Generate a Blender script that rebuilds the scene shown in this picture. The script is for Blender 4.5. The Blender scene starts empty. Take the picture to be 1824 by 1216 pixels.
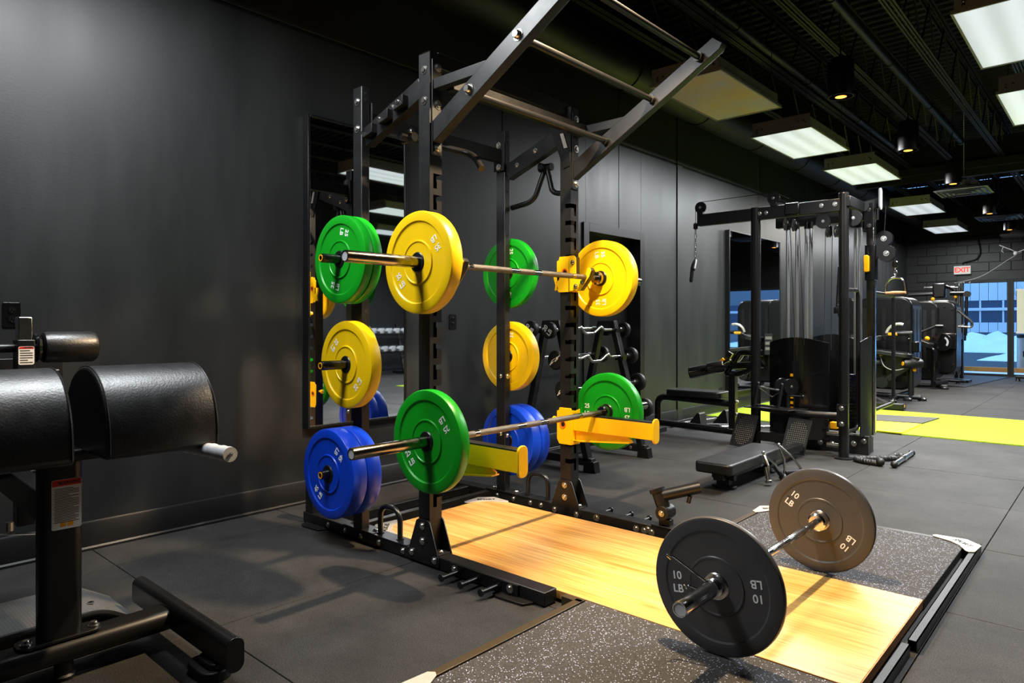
import bpy, bmesh, math, random
from mathutils import Vector, Matrix, Euler
random.seed(7)
PI = math.pi
S = bpy.context.scene
COL = S.collection

# ------------------------------------------------------------------ camera, world, exposure
TH = math.atan2(1094.0, 1216.0)                       # heading, from +Y towards -X
cam_d = bpy.data.cameras.new('camera'); cam = bpy.data.objects.new('camera', cam_d); COL.objects.link(cam)
cam_d.lens = 24.0; cam_d.sensor_width = 36.0; cam_d.sensor_fit = 'HORIZONTAL'
cam_d.shift_y = -30.0/1824.0
cam_d.clip_start = 0.05; cam_d.clip_end = 300
cam.location = (3.87, 0.0, 1.13); cam.rotation_euler = (PI/2, 0, TH)
S.camera = cam
S.view_settings.view_transform = 'Standard'
S.view_settings.look = 'None'
S.view_settings.exposure = 0.0
S.view_settings.gamma = 1.0
S.view_settings.use_curve_mapping = False
W = bpy.data.worlds.new('world'); S.world = W; W.use_nodes = True
bg = W.node_tree.nodes['Background']; bg.inputs[0].default_value = (0.22, 0.50, 1.0, 1); bg.inputs[1].default_value = 2.3
try:
    S.cycles.max_bounces = 8; S.cycles.diffuse_bounces = 4; S.cycles.glossy_bounces = 5
    S.cycles.sample_clamp_indirect = 6.0
    S.cycles.use_denoising = True
except Exception:
    pass

PANEL_W = 90.0          # watts of each lit ceiling panel
SPOT_W = 260.0           # watts of each warm pendant in view
KEY_W = 1100.0           # the pendant over the lifting platform

def area_light(name, loc, sx, sy, power, color):
    l = bpy.data.lights.new(name, 'AREA'); l.shape = 'RECTANGLE'; l.size = sx; l.size_y = sy
    l.energy = power; l.color = color
    o = bpy.data.objects.new(name, l); o.location = loc; COL.objects.link(o); return o
def spot_light(name, loc, power, color, ang=1.5, blend=0.6, rad=0.045):
    l = bpy.data.lights.new(name, 'SPOT'); l.energy = power; l.color = color
    l.spot_size = ang; l.spot_blend = blend; l.shadow_soft_size = rad
    o = bpy.data.objects.new(name, l); o.location = loc; COL.objects.link(o); return o
COOL = (0.93, 0.97, 1.0); WARM = (1.0, 0.74, 0.46)
# (x0, y0, length, lit colour or None)
PANELS = [(1.0, 4.86, None), (1.0, 6.85, COOL), (1.06, 8.9, COOL), (0.98, 12.4, (1.0, 0.95, 0.86)), (0.86, 15.5, COOL),
          (3.06, 4.95, COOL), (3.06, 6.92, COOL), (0.95, 0.40, COOL), (5.2, 6.9, COOL), (5.2, 11.0, COOL), (3.06, 12.4, COOL), (7.4, 8.4, COOL)]  # panels right of the second row are unseen, added to light the room
for i, (x, y, c) in enumerate(PANELS):
    lt = None
    if c: lt = area_light('panel_light', (x+.305, y+.61, 3.035), .56, 1.16, PANEL_W*(1.0 if y < 1 else .9 if x > 7 else .2 if x > 5 else 1.6 if x > 3 else 1.25), c)
    if lt and x > 3: lt.data.spread = math.radians(146)
PENDANTS = [(2.22, 5.66), (2.22, 7.86), (2.25, 10.1), (2.25, 13.2), (2.25, 15.7)]
for x, y in PENDANTS: spot_light('pendant_light', (x, y, 2.895), SPOT_W, WARM)
spot_light('pendant_light', (2.32, 2.55, 2.895), KEY_W, WARM, ang=2.1, blend=.35, rad=.052)

# ------------------------------------------------------------------ materials
def lin(c):
    return tuple(((v/255.0)/12.92 if v/255.0 <= 0.04045 else ((v/255.0+0.055)/1.055)**2.4) for v in c)
def mat(name, col, rough=.5, metal=0.0, var=0.0, vscale=8.0, bump=0.0, bscale=200.0, emit=None, estr=1.0, coat=0.0, spec=.5, srgb=True):
    m = bpy.data.materials.new(name); m.use_nodes = True
    nt = m.node_tree; b = nt.nodes['Principled BSDF']
    c = lin(col) if srgb else col
    b.inputs['Base Color'].default_value = (*c, 1); b.inputs['Roughness'].default_value = rough
    b.inputs['Metallic'].default_value = metal; b.inputs['Coat Weight'].default_value = coat
    b.inputs['Specular IOR Level'].default_value = spec
    if var or bump:
        tc = nt.nodes.new('ShaderNodeTexCoord')
    if var:
        n = nt.nodes.new('ShaderNodeTexNoise'); n.inputs['Scale'].default_value = vscale; n.inputs['Detail'].default_value = 6; n.inputs['Roughness'].default_value = .65
        nt.links.new(tc.outputs['Object'], n.inputs['Vector'])
        r = nt.nodes.new('ShaderNodeValToRGB')
        r.color_ramp.elements[0].position = .3; r.color_ramp.elements[1].position = .72
        r.color_ramp.elements[0].color = (*[v*(1-var) for v in c], 1); r.color_ramp.elements[1].color = (*[min(1, v*(1+var)) for v in c], 1)
        nt.links.new(n.outputs['Fac'], r.inputs[0]); nt.links.new(r.outputs[0], b.inputs['Base Color'])
        mr = nt.nodes.new('ShaderNodeMapRange'); mr.inputs[3].default_value = max(.05, rough-.1*min(1, var*2)); mr.inputs[4].default_value = min(1, rough+.1*min(1, var*2))
        nt.links.new(n.outputs['Fac'], mr.inputs[0]); nt.links.new(mr.outputs[0], b.inputs['Roughness'])
    if bump:
        n2 = nt.nodes.new('ShaderNodeTexNoise'); n2.inputs['Scale'].default_value = bscale; n2.inputs['Detail'].default_value = 3
        nt.links.new(tc.outputs['Object'], n2.inputs['Vector'])
        bp = nt.nodes.new('ShaderNodeBump'); bp.inputs['Strength'].default_value = bump; bp.inputs['Distance'].default_value = .002
        nt.links.new(n2.outputs['Fac'], bp.inputs['Height']); nt.links.new(bp.outputs[0], b.inputs['Normal'])
    if emit:
        b.inputs['Emission Color'].default_value = (*lin(emit), 1); b.inputs['Emission Strength'].default_value = estr
    return m
def N(m, t): return m.node_tree.nodes.new(t)
def Lk(m, a, b): m.node_tree.links.new(a, b)

M = {}
M['steel'] = mat('black_powder_steel', (21, 21, 22), .40, 0.0, var=.4, vscale=9, bump=.05, bscale=400)
M['steel2'] = mat('satin_black_steel', (20, 20, 21), .33, 0.0, var=.2, vscale=6)
M['gloss'] = mat('gloss_black', (12, 12, 13), .22, 0.0, coat=.3)
M['plastic'] = mat('black_plastic', (15, 15, 16), .30)
M['void'] = mat('hollow_black', (6, 6, 6), .8)
M['bolt'] = mat('zinc_bolt', (215, 212, 205), .25, 1.0)
M['chrome'] = mat('chrome', (228, 229, 231), .14, 1.0)
M['chrome_r'] = mat('brushed_chrome', (200, 198, 194), .22, 1.0, var=.15, vscale=20)
M['darkchrome'] = mat('dark_chrome', (150, 142, 132), .16, 1.0, var=.2, vscale=12)
M['rod'] = mat('guide_rod_steel', (236, 236, 238), .32, 1.0)
M['knurl'] = mat('knurled_steel', (120, 116, 110), .42, 1.0, bump=.9, bscale=900)
M['green'] = mat('green_bumper', (12, 150, 26), .36, var=.08, vscale=5)
M['yellow'] = mat('yellow_bumper', (240, 196, 6), .36, var=.06, vscale=5)
M['blue'] = mat('blue_bumper', (8, 62, 196), .34, var=.08, vscale=5)
M['grey10'] = mat('black_bumper', (66, 66, 67), .38, var=.12, vscale=6)
M['white'] = mat('white_print', (238, 238, 236), .5)
M['ypaint'] = mat('yellow_powder', (250, 200, 8), .34)
M['orange'] = mat('orange_ring', (255, 110, 20), .4)
M['liner'] = mat('black_liner', (22, 22, 22), .35)
M['leather'] = mat('black_leather', (10, 10, 11), .40, var=.5, vscale=16, bump=.4, bscale=150, spec=.75)
M['foam'] = mat('black_foam', (17, 17, 18), .5)
M['greygrip'] = mat('grey_grip', (176, 178, 180), .5)
M['capgrey'] = mat('grey_cap', (196, 196, 198), .5)
M['red'] = mat('red_print', (215, 20, 14), .5)
M['ink'] = mat('ink', (25, 25, 25), .6)
M['plategrey'] = mat('brushed_plate', (214, 206, 196), .34, .35, var=.08, vscale=30)
M['amber'] = mat('amber_knob', (255, 176, 8), .35)
M['tan_rail'] = mat('bronzed_rail', (74, 62, 44), .4, .3)
M['paint'] = mat('ceiling_paint', (9, 9, 10), .5)
M['ducts'] = mat('duct_paint', (16, 16, 18), .45)
M['fixture'] = mat('fixture_housing', (140, 136, 122), .45, .2)
M['diffuser'] = mat('lit_diffuser', (225, 228, 230), .4, emit=(208, 218, 226), estr=.92)
def diffuser_material():
    m = M['diffuser']; b = m.node_tree.nodes['Principled BSDF']; tc = N(m, 'ShaderNodeTexCoord'); sp = N(m, 'ShaderNodeSeparateXYZ'); Lk(m, tc.outputs['Generated'], sp.inputs[0])
    w = N(m, 'ShaderNodeMath'); w.operation = 'MULTIPLY'; w.inputs[1].default_value = 2*PI*3; Lk(m, sp.outputs[0], w.inputs[0])
    c = N(m, 'ShaderNodeMath'); c.operation = 'COSINE'; Lk(m, w.outputs[0], c.inputs[0])
    mr = N(m, 'ShaderNodeMapRange'); mr.inputs[1].default_value = -1; mr.inputs[2].default_value = 1; mr.inputs[3].default_value = 1.0; mr.inputs[4].default_value = .74; Lk(m, c.outputs[0], mr.inputs[0])
    Lk(m, mr.outputs[0], b.inputs['Emission Strength'])
diffuser_material()
M['turf'] = mat('lime_turf', (158, 186, 16), .85, var=.3, vscale=60, bump=.9, bscale=900)
M['yellowmat'] = mat('yellow_mat', (244, 224, 0), .6)
M['darkmat'] = mat('dark_mat', (70, 68, 66), .7)
M['bulb'] = mat('warm_lamp', (255, 190, 90), .4, emit=(255, 168, 70), estr=3)
M['snow'] = mat('snow', (240, 244, 248), .8, var=.06, vscale=3, bump=1.0, bscale=14)
M['facade'] = mat('facade_panel', (232, 234, 236), .6)
M['facade_dark'] = mat('facade_glass', (40, 60, 90), .15)
M['asphalt'] = mat('asphalt', (52, 54, 60), .8)
M['concrete'] = mat('brown_concrete', (205, 125, 45), .8, var=.35, vscale=3)
M['bark'] = mat('bark', (40, 38, 36), .8)
M['wire'] = mat('white_wire', (190, 188, 182), .5)
M['black'] = mat('matte_black', (20, 20, 20), .6)

def wall_material():
    m = mat('wall_paint', (54, 56, 57), .42)
    b = m.node_tree.nodes['Principled BSDF']
    tc = N(m, 'ShaderNodeTexCoord')
    mp = N(m, 'ShaderNodeMapping'); mp.inputs['Scale'].default_value = (1, 1.6, .35); Lk(m, tc.outputs['Object'], mp.inputs[0])
    n = N(m, 'ShaderNodeTexNoise'); n.inputs['Scale'].default_value = 2.2; n.inputs['Detail'].default_value = 7; n.inputs['Roughness'].default_value = .62; Lk(m, mp.outputs[0], n.inputs['Vector'])
    r = N(m, 'ShaderNodeValToRGB'); r.color_ramp.elements[0].position = .32; r.color_ramp.elements[1].position = .7
    r.color_ramp.elements[0].color = (*lin((30, 32, 33)), 1); r.color_ramp.elements[1].color = (*lin((42, 44, 44)), 1)
    Lk(m, n.outputs['Fac'], r.inputs[0])
    # scuffs and chips
    v = N(m, 'ShaderNodeTexNoise'); v.inputs['Scale'].default_value = 13; v.inputs['Detail'].default_value = 9; v.inputs['Roughness'].default_value = .8; Lk(m, tc.outputs['Object'], v.inputs['Vector'])
    r2 = N(m, 'ShaderNodeValToRGB'); r2.color_ramp.elements[0].position = .74; r2.color_ramp.elements[1].position = .78
    Lk(m, v.outputs['Fac'], r2.inputs[0])
    mx = N(m, 'ShaderNodeMix'); mx.data_type = 'RGBA'; Lk(m, r2.outputs[0], mx.inputs[0]); Lk(m, r.outputs[0], mx.inputs[6]); mx.inputs[7].default_value = (.16, .16, .16, 1)
    Lk(m, mx.outputs[2], b.inputs['Base Color'])
    mr = N(m, 'ShaderNodeMapRange'); mr.inputs[3].default_value = .34; mr.inputs[4].default_value = .55; Lk(m, n.outputs['Fac'], mr.inputs[0]); Lk(m, mr.outputs[0], b.inputs['Roughness'])
    g = N(m, 'ShaderNodeTexNoise'); g.inputs['Scale'].default_value = 90; g.inputs['Detail'].default_value = 4; Lk(m, tc.outputs['Object'], g.inputs['Vector'])
    bp = N(m, 'ShaderNodeBump'); bp.inputs['Strength'].default_value = .12; bp.inputs['Distance'].default_value = .003; Lk(m, g.outputs['Fac'], bp.inputs['Height']); Lk(m, bp.outputs[0], b.inputs['Normal'])
    return m
M['wall'] = wall_material()

def rubber(name, base, speck=None, dens=.5, scale=420, wear=.35):
    m = mat(name, base, .72, spec=.25)
    b = m.node_tree.nodes['Principled BSDF']
    tc = N(m, 'ShaderNodeTexCoord'); geo = N(m, 'ShaderNodeNewGeometry')
    n = N(m, 'ShaderNodeTexNoise'); n.inputs['Scale'].default_value = 1.9; n.inputs['Detail'].default_value = 12; n.inputs['Roughness'].default_value = .74; Lk(m, geo.outputs['Position'], n.inputs['Vector'])
    c = lin(base)
    r = N(m, 'ShaderNodeValToRGB'); r.color_ramp.elements[0].position = .3; r.color_ramp.elements[1].position = .75
    r.color_ramp.elements[0].color = (*[v*(1-wear) for v in c], 1); r.color_ramp.elements[1].color = (*[v*(1+wear*1.2) for v in c], 1)
    Lk(m, n.outputs['Fac'], r.inputs[0])
    f = N(m, 'ShaderNodeTexNoise'); f.inputs['Scale'].default_value = 260; f.inputs['Detail'].default_value = 2; Lk(m, geo.outputs['Position'], f.inputs['Vector'])
    mm = N(m, 'ShaderNodeMix'); mm.data_type = 'RGBA'; mm.blend_type = 'MULTIPLY'; mm.inputs[0].default_value = 1
    r3 = N(m, 'ShaderNodeValToRGB'); r3.color_ramp.elements[0].position = .3; r3.color_ramp.elements[1].position = .7
    r3.color_ramp.elements[0].color = (.35, .35, .35, 1); r3.color_ramp.elements[1].color = (1.75, 1.7, 1.64, 1)
    Lk(m, f.outputs['Fac'], r3.inputs[0]); Lk(m, r.outputs[0], mm.inputs[6]); Lk(m, r3.outputs[0], mm.inputs[7])
    out = mm.outputs[2]
    if speck:
        vo = N(m, 'ShaderNodeTexVoronoi'); vo.inputs['Scale'].default_value = scale; Lk(m, geo.outputs['Position'], vo.inputs['Vector'])
        w = N(m, 'ShaderNodeSeparateColor'); Lk(m, vo.outputs['Color'], w.inputs[0])
        gt = N(m, 'ShaderNodeMath'); gt.operation = 'GREATER_THAN'; gt.inputs[1].default_value = 1-dens; Lk(m, w.outputs[0], gt.inputs[0])
        lt = N(m, 'ShaderNodeMath'); lt.operation = 'LESS_THAN'; lt.inputs[1].default_value = .42; Lk(m, vo.outputs['Distance'], lt.inputs[0])
        ml = N(m, 'ShaderNodeMath'); ml.operation = 'MULTIPLY'; Lk(m, gt.outputs[0], ml.inputs[0]); Lk(m, lt.outputs[0], ml.inputs[1])
        mx = N(m, 'ShaderNodeMix'); mx.data_type = 'RGBA'; Lk(m, ml.outputs[0], mx.inputs[0]); Lk(m, out, mx.inputs[6]); mx.inputs[7].default_value = (*lin(speck), 1)
        out = mx.outputs[2]
    Lk(m, out, b.inputs['Base Color'])
    bp = N(m, 'ShaderNodeBump'); bp.inputs['Strength'].default_value = .5; bp.inputs['Distance'].default_value = .002; Lk(m, f.outputs['Fac'], bp.inputs['Height']); Lk(m, bp.outputs[0], b.inputs['Normal'])
    return m
M['rubber'] = rubber('rubber_tile', (50, 50, 50), wear=.45)
M['speck'] = rubber('speckled_rubber', (60, 58, 57), speck=(188, 198, 226), dens=.13, scale=215, wear=.2)

def wood_material():
    m = mat('clear_coated_wood', (230, 180, 100), .34, coat=.25)
    b = m.node_tree.nodes['Principled BSDF']; b.inputs['Coat Roughness'].default_value = .25
    geo = N(m, 'ShaderNodeNewGeometry')
    mp = N(m, 'ShaderNodeMapping'); mp.inputs['Scale'].default_value = (.55, 9, 9); Lk(m, geo.outputs['Position'], mp.inputs[0])
    n = N(m, 'ShaderNodeTexNoise'); n.inputs['Scale'].default_value = 1.5; n.inputs['Detail'].default_value = 7; n.inputs['Roughness'].default_value = .6; n.inputs['Distortion'].default_value = .6; Lk(m, mp.outputs[0], n.inputs['Vector'])
    r = N(m, 'ShaderNodeValToRGB'); e = r.color_ramp.elements
    e[0].position = .28; e[0].color = (*lin((206, 138, 58)), 1); e[1].position = .75; e[1].color = (*lin((246, 210, 138)), 1)
    e.new(.5).color = (*lin((234, 184, 104)), 1)
    Lk(m, n.outputs['Fac'], r.inputs[0])
    mp2 = N(m, 'ShaderNodeMapping'); mp2.inputs['Scale'].default_value = (1.6, 42, 42); Lk(m, geo.outputs['Position'], mp2.inputs[0])
    n2 = N(m, 'ShaderNodeTexNoise'); n2.inputs['Scale'].default_value = 1.6; n2.inputs['Detail'].default_value = 4; Lk(m, mp2.outputs[0], n2.inputs['Vector'])
    r2 = N(m, 'ShaderNodeValToRGB'); r2.color_ramp.elements[0].position = .3; r2.color_ramp.elements[1].position = .65
    r2.color_ramp.elements[0].color = (.70, .60, .50, 1); r2.color_ramp.elements[1].color = (1.05, 1.05, 1.05, 1); Lk(m, n2.outputs['Fac'], r2.inputs[0])
    mx = N(m, 'ShaderNodeMix'); mx.data_type = 'RGBA'; mx.blend_type = 'MULTIPLY'; mx.inputs[0].default_value = 1
    Lk(m, r.outputs[0], mx.inputs[6]); Lk(m, r2.outputs[0], mx.inputs[7])
    mp3 = N(m, 'ShaderNodeMapping'); mp3.inputs['Scale'].default_value = (2.0, 5.5, 1); Lk(m, geo.outputs['Position'], mp3.inputs[0])
    sx = N(m, 'ShaderNodeSeparateXYZ'); Lk(m, mp3.outputs[0], sx.inputs[0]); cb = N(m, 'ShaderNodeCombineXYZ'); Lk(m, sx.outputs[0], cb.inputs[0]); Lk(m, sx.outputs[1], cb.inputs[1])
    vo = N(m, 'ShaderNodeTexVoronoi'); vo.inputs['Scale'].default_value = 1.0; Lk(m, cb.outputs[0], vo.inputs['Vector'])
    kr = N(m, 'ShaderNodeMapRange'); kr.inputs[1].default_value = .02; kr.inputs[2].default_value = .11; kr.inputs[3].default_value = .55; kr.inputs[4].default_value = 0; Lk(m, vo.outputs['Distance'], kr.inputs[0])
    kx = N(m, 'ShaderNodeMix'); kx.data_type = 'RGBA'; Lk(m, kr.outputs[0], kx.inputs[0]); Lk(m, mx.outputs[2], kx.inputs[6]); kx.inputs[7].default_value = (*lin((188, 112, 44)), 1)
    Lk(m, kx.outputs[2], b.inputs['Base Color'])
    return m
M['wood'] = wood_material()
M['woodedge'] = mat('plywood_edge', (196, 140, 92), .6, var=.2, vscale=30)

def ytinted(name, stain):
    m = mat(name, (190, 182, 140), .5, emit=(150, 135, 78), estr=.12)  # faint glow put into the material, no lamp behind this diffuser
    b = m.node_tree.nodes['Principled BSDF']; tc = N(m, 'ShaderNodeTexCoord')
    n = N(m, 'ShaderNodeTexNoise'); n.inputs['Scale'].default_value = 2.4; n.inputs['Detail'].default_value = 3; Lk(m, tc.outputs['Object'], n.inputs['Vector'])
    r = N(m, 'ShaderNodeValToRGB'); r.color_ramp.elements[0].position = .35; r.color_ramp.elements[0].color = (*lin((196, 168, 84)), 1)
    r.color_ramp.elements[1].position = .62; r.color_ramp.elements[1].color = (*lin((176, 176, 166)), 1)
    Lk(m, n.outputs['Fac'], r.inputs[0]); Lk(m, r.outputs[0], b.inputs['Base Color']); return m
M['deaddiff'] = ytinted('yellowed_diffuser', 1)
M['mirror'] = mat('mirror_glass', (232, 236, 240), .02, 1.0)
def glass_material():
    m = bpy.data.materials.new('window_glass'); m.use_nodes = True; nt = m.node_tree
    for n in list(nt.nodes): nt.nodes.remove(n)
    o = nt.nodes.new('ShaderNodeOutputMaterial'); t = nt.nodes.new('ShaderNodeBsdfTransparent'); g = nt.nodes.new('ShaderNodeBsdfGlossy')
    t.inputs[0].default_value = (.93, .96, .97, 1); g.inputs['Roughness'].default_value = .02
    mx = nt.nodes.new('ShaderNodeMixShader'); f = nt.nodes.new('ShaderNodeFresnel'); f.inputs[0].default_value = 1.35
    nt.links.new(f.outputs[0], mx.inputs[0]); nt.links.new(t.outputs[0], mx.inputs[1]); nt.links.new(g.outputs[0], mx.inputs[2]); nt.links.new(mx.outputs[0], o.inputs[0]); return m
M['glass'] = glass_material()
def checker_material():
    m = mat('tread_plate', (104, 104, 104), .38, .3)
    b = m.node_tree.nodes['Principled BSDF']; geo = N(m, 'ShaderNodeNewGeometry')
    v = N(m, 'ShaderNodeTexVoronoi'); v.inputs['Scale'].default_value = 95; v.inputs['Randomness'].default_value = 0; Lk(m, geo.outputs['Position'], v.inputs['Vector'])
    bp = N(m, 'ShaderNodeBump'); bp.inputs['Strength'].default_value = 1; bp.inputs['Distance'].default_value = .004; bp.invert = True; Lk(m, v.outputs['Distance'], bp.inputs['Height']); Lk(m, bp.outputs[0], b.inputs['Normal']); return m
M['tread'] = checker_material()

# ------------------------------------------------------------------ mesh builder
def V(*a): return Vector(a if len(a) > 1 else a[0])
def frame_of(d, up=None):
    d = d.normalized(); up = up or (Vector((0, 0, 1)) if abs(d.z) < .95 else Vector((0, 1, 0)))
    a = up.cross(d).normalized(); b = d.cross(a).normalized(); return a, b, d
class MB:
    def __init__(s): s.v = []; s.f = []
    def add(s, vs, fs):
        k = len(s.v); s.v += [Vector(p) for p in vs]; s.f += [tuple(i+k for i in f) for f in fs]; return s
    def box2(s, a, b):
        x0, x1 = sorted((a[0], b[0])); y0, y1 = sorted((a[1], b[1])); z0, z1 = sorted((a[2], b[2]))
        return s.add([(x0,y0,z0),(x1,y0,z0),(x1,y1,z0),(x0,y1,z0),(x0,y0,z1),(x1,y0,z1),(x1,y1,z1),(x0,y1,z1)],
                     [(3,2,1,0),(4,5,6,7),(0,1,5,4),(1,2,6,5),(2,3,7,6),(3,0,4,7)])
    def box(s, c, d): return s.box2([c[i]-d[i]/2 for i in range(3)], [c[i]+d[i]/2 for i in range(3)])
    def bar(s, p, q, w, h, up=None):          # rectangular bar from p to q; w across, h along up
        p, q = V(p), V(q); a, b, d = frame_of(q-p, V(up) if up else None); a = a*(w/2); b = b*(h/2)
        vs = [p-a-b, p+a-b, p+a+b, p-a+b, q-a-b, q+a-b, q+a+b, q-a+b]
        return s.add(vs, [(3,2,1,0),(4,5,6,7),(0,1,5,4),(1,2,6,5),(2,3,7,6),(3,0,4,7)])
    def tube(s, pts, r, seg=12, r2=None, cap=True):
        pts = [V(p) for p in pts]; n = len(pts); rings = []; a = None
        for i, p in enumerate(pts):
            d = (pts[min(i+1, n-1)]-pts[max(i-1, 0)]).normalized()
            if a is None: a, b, _ = frame_of(d)
            else:
                a = (a-d*a.dot(d)).normalized(); b = d.cross(a)
            rr = r if r2 is None else r+(r2-r)*i/(n-1)
            rings.append([p+a*math.cos(2*PI*j/seg)*rr+b*math.sin(2*PI*j/seg)*rr for j in range(seg)])
        vs = [v for ring in rings for v in ring]; fs = []
        for i in range(n-1):
            for j in range(seg):
                j2 = (j+1) % seg; fs.append((i*seg+j, i*seg+j2, (i+1)*seg+j2, (i+1)*seg+j))
        if cap: fs.append(tuple(reversed(range(seg)))); fs.append(tuple((n-1)*seg+j for j in range(seg)))
        return s.add(vs, fs)
    def lathe(s, prof, c, axis, seg=32):      # prof: (radius, height) along axis, closed when first == last
        a, b, d = frame_of(V(axis)); c = V(c); n = len(prof); vs = []; fs = []
        for r, h in prof:
            for j in range(seg):
                t = 2*PI*j/seg; vs.append(c+d*h+(a*math.cos(t)+b*math.sin(t))*r)
        for i in range(n-1):
            for j in range(seg):
                j2 = (j+1) % seg; fs.append((i*seg+j, i*seg+j2, (i+1)*seg+j2, (i+1)*seg+j))
        if prof[0] != prof[-1]:
            if prof[0][0] > 1e-5: fs.append(tuple(reversed(range(seg))))
            if prof[-1][0] > 1e-5: fs.append(tuple((n-1)*seg+j for j in range(seg)))
        return s.add(vs, fs)
    def prism(s, poly, o, u, v, w):            # 2D outline in (u,v) at o, extruded by vector w
        o, u, v, w = V(o), V(u), V(v), V(w); n = len(poly)
        vs = [o+u*x+v*y for x, y in poly]; vs += [p+w for p in vs]
        fs = [tuple(range(n))[::-1], tuple(range(n, 2*n))]+[(i, (i+1) % n, n+(i+1) % n, n+i) for i in range(n)]
        return s.add(vs, fs)
    def ball(s, c, r, seg=16, sc=(1, 1, 1)):
        k = seg//2; prof = [(max(1e-6, math.sin(PI*i/k)), -math.cos(PI*i/k)) for i in range(k+1)]; vs = []; fs = []; c = V(c)
        for q, h in prof:
            for j in range(seg): t = 2*PI*j/seg; vs.append(c+V(math.cos(t)*q*r*sc[0], math.sin(t)*q*r*sc[1], h*r*sc[2]))
        for i in range(k):
            for j in range(seg): j2 = (j+1) % seg; fs.append((i*seg+j, i*seg+j2, (i+1)*seg+j2, (i+1)*seg+j))
        return s.add(vs, fs)
def path(pts, rad=.05, n=6):                    # polyline with rounded corners
    P = [V(p) for p in pts]; out = [P[0]]
    for i in range(1, len(P)-1):
        a, b, c = P[i-1], P[i], P[i+1]; r = min(rad, (a-b).length*.49, (c-b).length*.49)
        p0 = b+(a-b).normalized()*r; p1 = b+(c-b).normalized()*r
        for k in range(n+1):
            t = k/n; out.append(p0*(1-t)**2+b*2*t*(1-t)+p1*t*t)
    out.append(P[-1]); return out
def rrect(w, h, r, n=5):                        # rounded rectangle outline, centred
    o = []
    for cx, cy, a0 in ((w/2-r, h/2-r, 0), (-w/2+r, h/2-r, 90), (-w/2+r, -h/2+r, 180), (w/2-r, -h/2+r, 270)):
        for k in range(n+1):
            a = math.radians(a0+90*k/n); o.append((cx+r*math.cos(a), cy+r*math.sin(a)))
    return o

def wloc(o):
    l = Vector((0, 0, 0))
    while o is not None: l = l+o.location; o = o.parent
    return l
def link(name, me, parent):
    o = bpy.data.objects.new(name, me); COL.objects.link(o)
    if parent is not None: o.parent = parent
    return o
def mk(mb, name, m, parent=None, bev=0.0, smooth=True, local=False, ang=35, seg=2):
    off = Vector((0, 0, 0)) if local or parent is None else wloc(parent)
    me = bpy.data.meshes.new(name); me.from_pydata([tuple(v-off) for v in mb.v], [], mb.f); 
    bm = bmesh.new(); bm.from_mesh(me); bmesh.ops.recalc_face_normals(bm, faces=bm.faces); bm.to_mesh(me); bm.free()
    for mm in (m if isinstance(m, (list, tuple)) else [m]): me.materials.append(mm)
    if smooth:
        me.shade_smooth(); me.set_sharp_from_angle(angle=math.radians(ang))
    o = link(name, me, parent)
    if bev:
        b = o.modifiers.new('bevel', 'BEVEL'); b.width = bev; b.segments = seg; b.limit_method = 'ANGLE'; b.angle_limit = math.radians(40); b.harden_normals = False
    return o
def tag(o, label=None, cat=None, group=None, kind=None):
    if label: o['label'] = label
    if cat: o['category'] = cat
    if group: o['group'] = group
    if kind: o['kind'] = kind
    return o
def thing(name, label, cat, loc=(0, 0, 0), group=None):
    o = bpy.data.objects.new(name, None); COL.objects.link(o); o.location = loc; o.empty_display_size = .1
    return tag(o, label, cat, group)
KIDS = {}
def copy_tree(o, parent=None):
    c = o.copy(); COL.objects.link(c)
    if parent is not None: c.parent = parent
    for ch in list(o.children): copy_tree(ch, c)
    return c
def bolts(pts, axis, parent, r=.013, h=.010, name='bolt'):   # pts: list of points; one mesh per bolt, shared data
    first = None
    for p in pts:
        if first is None:
            mb = MB(); mb.lathe([(0.0001, h), (r*.75, h), (r, h*.6), (r, 0)], (0, 0, 0), axis, 10); 
            mb.lathe([(r*1.35, 0), (r*1.35, .003), (r, .003)], (0, 0, 0), axis, 12)
            first = mk(mb, name, M['bolt'], parent, local=True); o = first
        else:
            o = first.copy(); COL.objects.link(o)
        o.location = V(p)-wloc(parent)
TXT = {}
def text_mesh(body, size, depth=.0008, bold=.0, spacing=1.0, line=1.0):
    key = (body, size, depth, bold, spacing, line)
    if key not in TXT:
        c = bpy.data.curves.new('lettering', 'FONT'); c.body = body; c.size = size; c.extrude = depth; c.align_x = 'CENTER'; c.align_y = 'CENTER'
        c.offset = bold; c.space_character = spacing; c.space_line = line; c.resolution_u = 4
        t = bpy.data.objects.new('t', c); COL.objects.link(t); dg = bpy.context.evaluated_depsgraph_get()
        TXT[key] = bpy.data.meshes.new_from_object(t.evaluated_get(dg)); bpy.data.objects.remove(t)
    return TXT[key].copy()
def text(body, size, o, right, up, parent, m, name='lettering', **k):   # o world point (or local with parent None)
    me = text_mesh(body, size, **k); me.materials.clear(); me.materials.append(m)
    r, u = V(right).normalized(), V(up).normalized(); n = r.cross(u)
    R = Matrix((r, u, n)).transposed()
    off = V(o)-(wloc(parent) if parent is not None else V(0, 0, 0))
    me.transform(Matrix.Translation(off) @ R.to_4x4())
    return link(name, me, parent)

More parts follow.
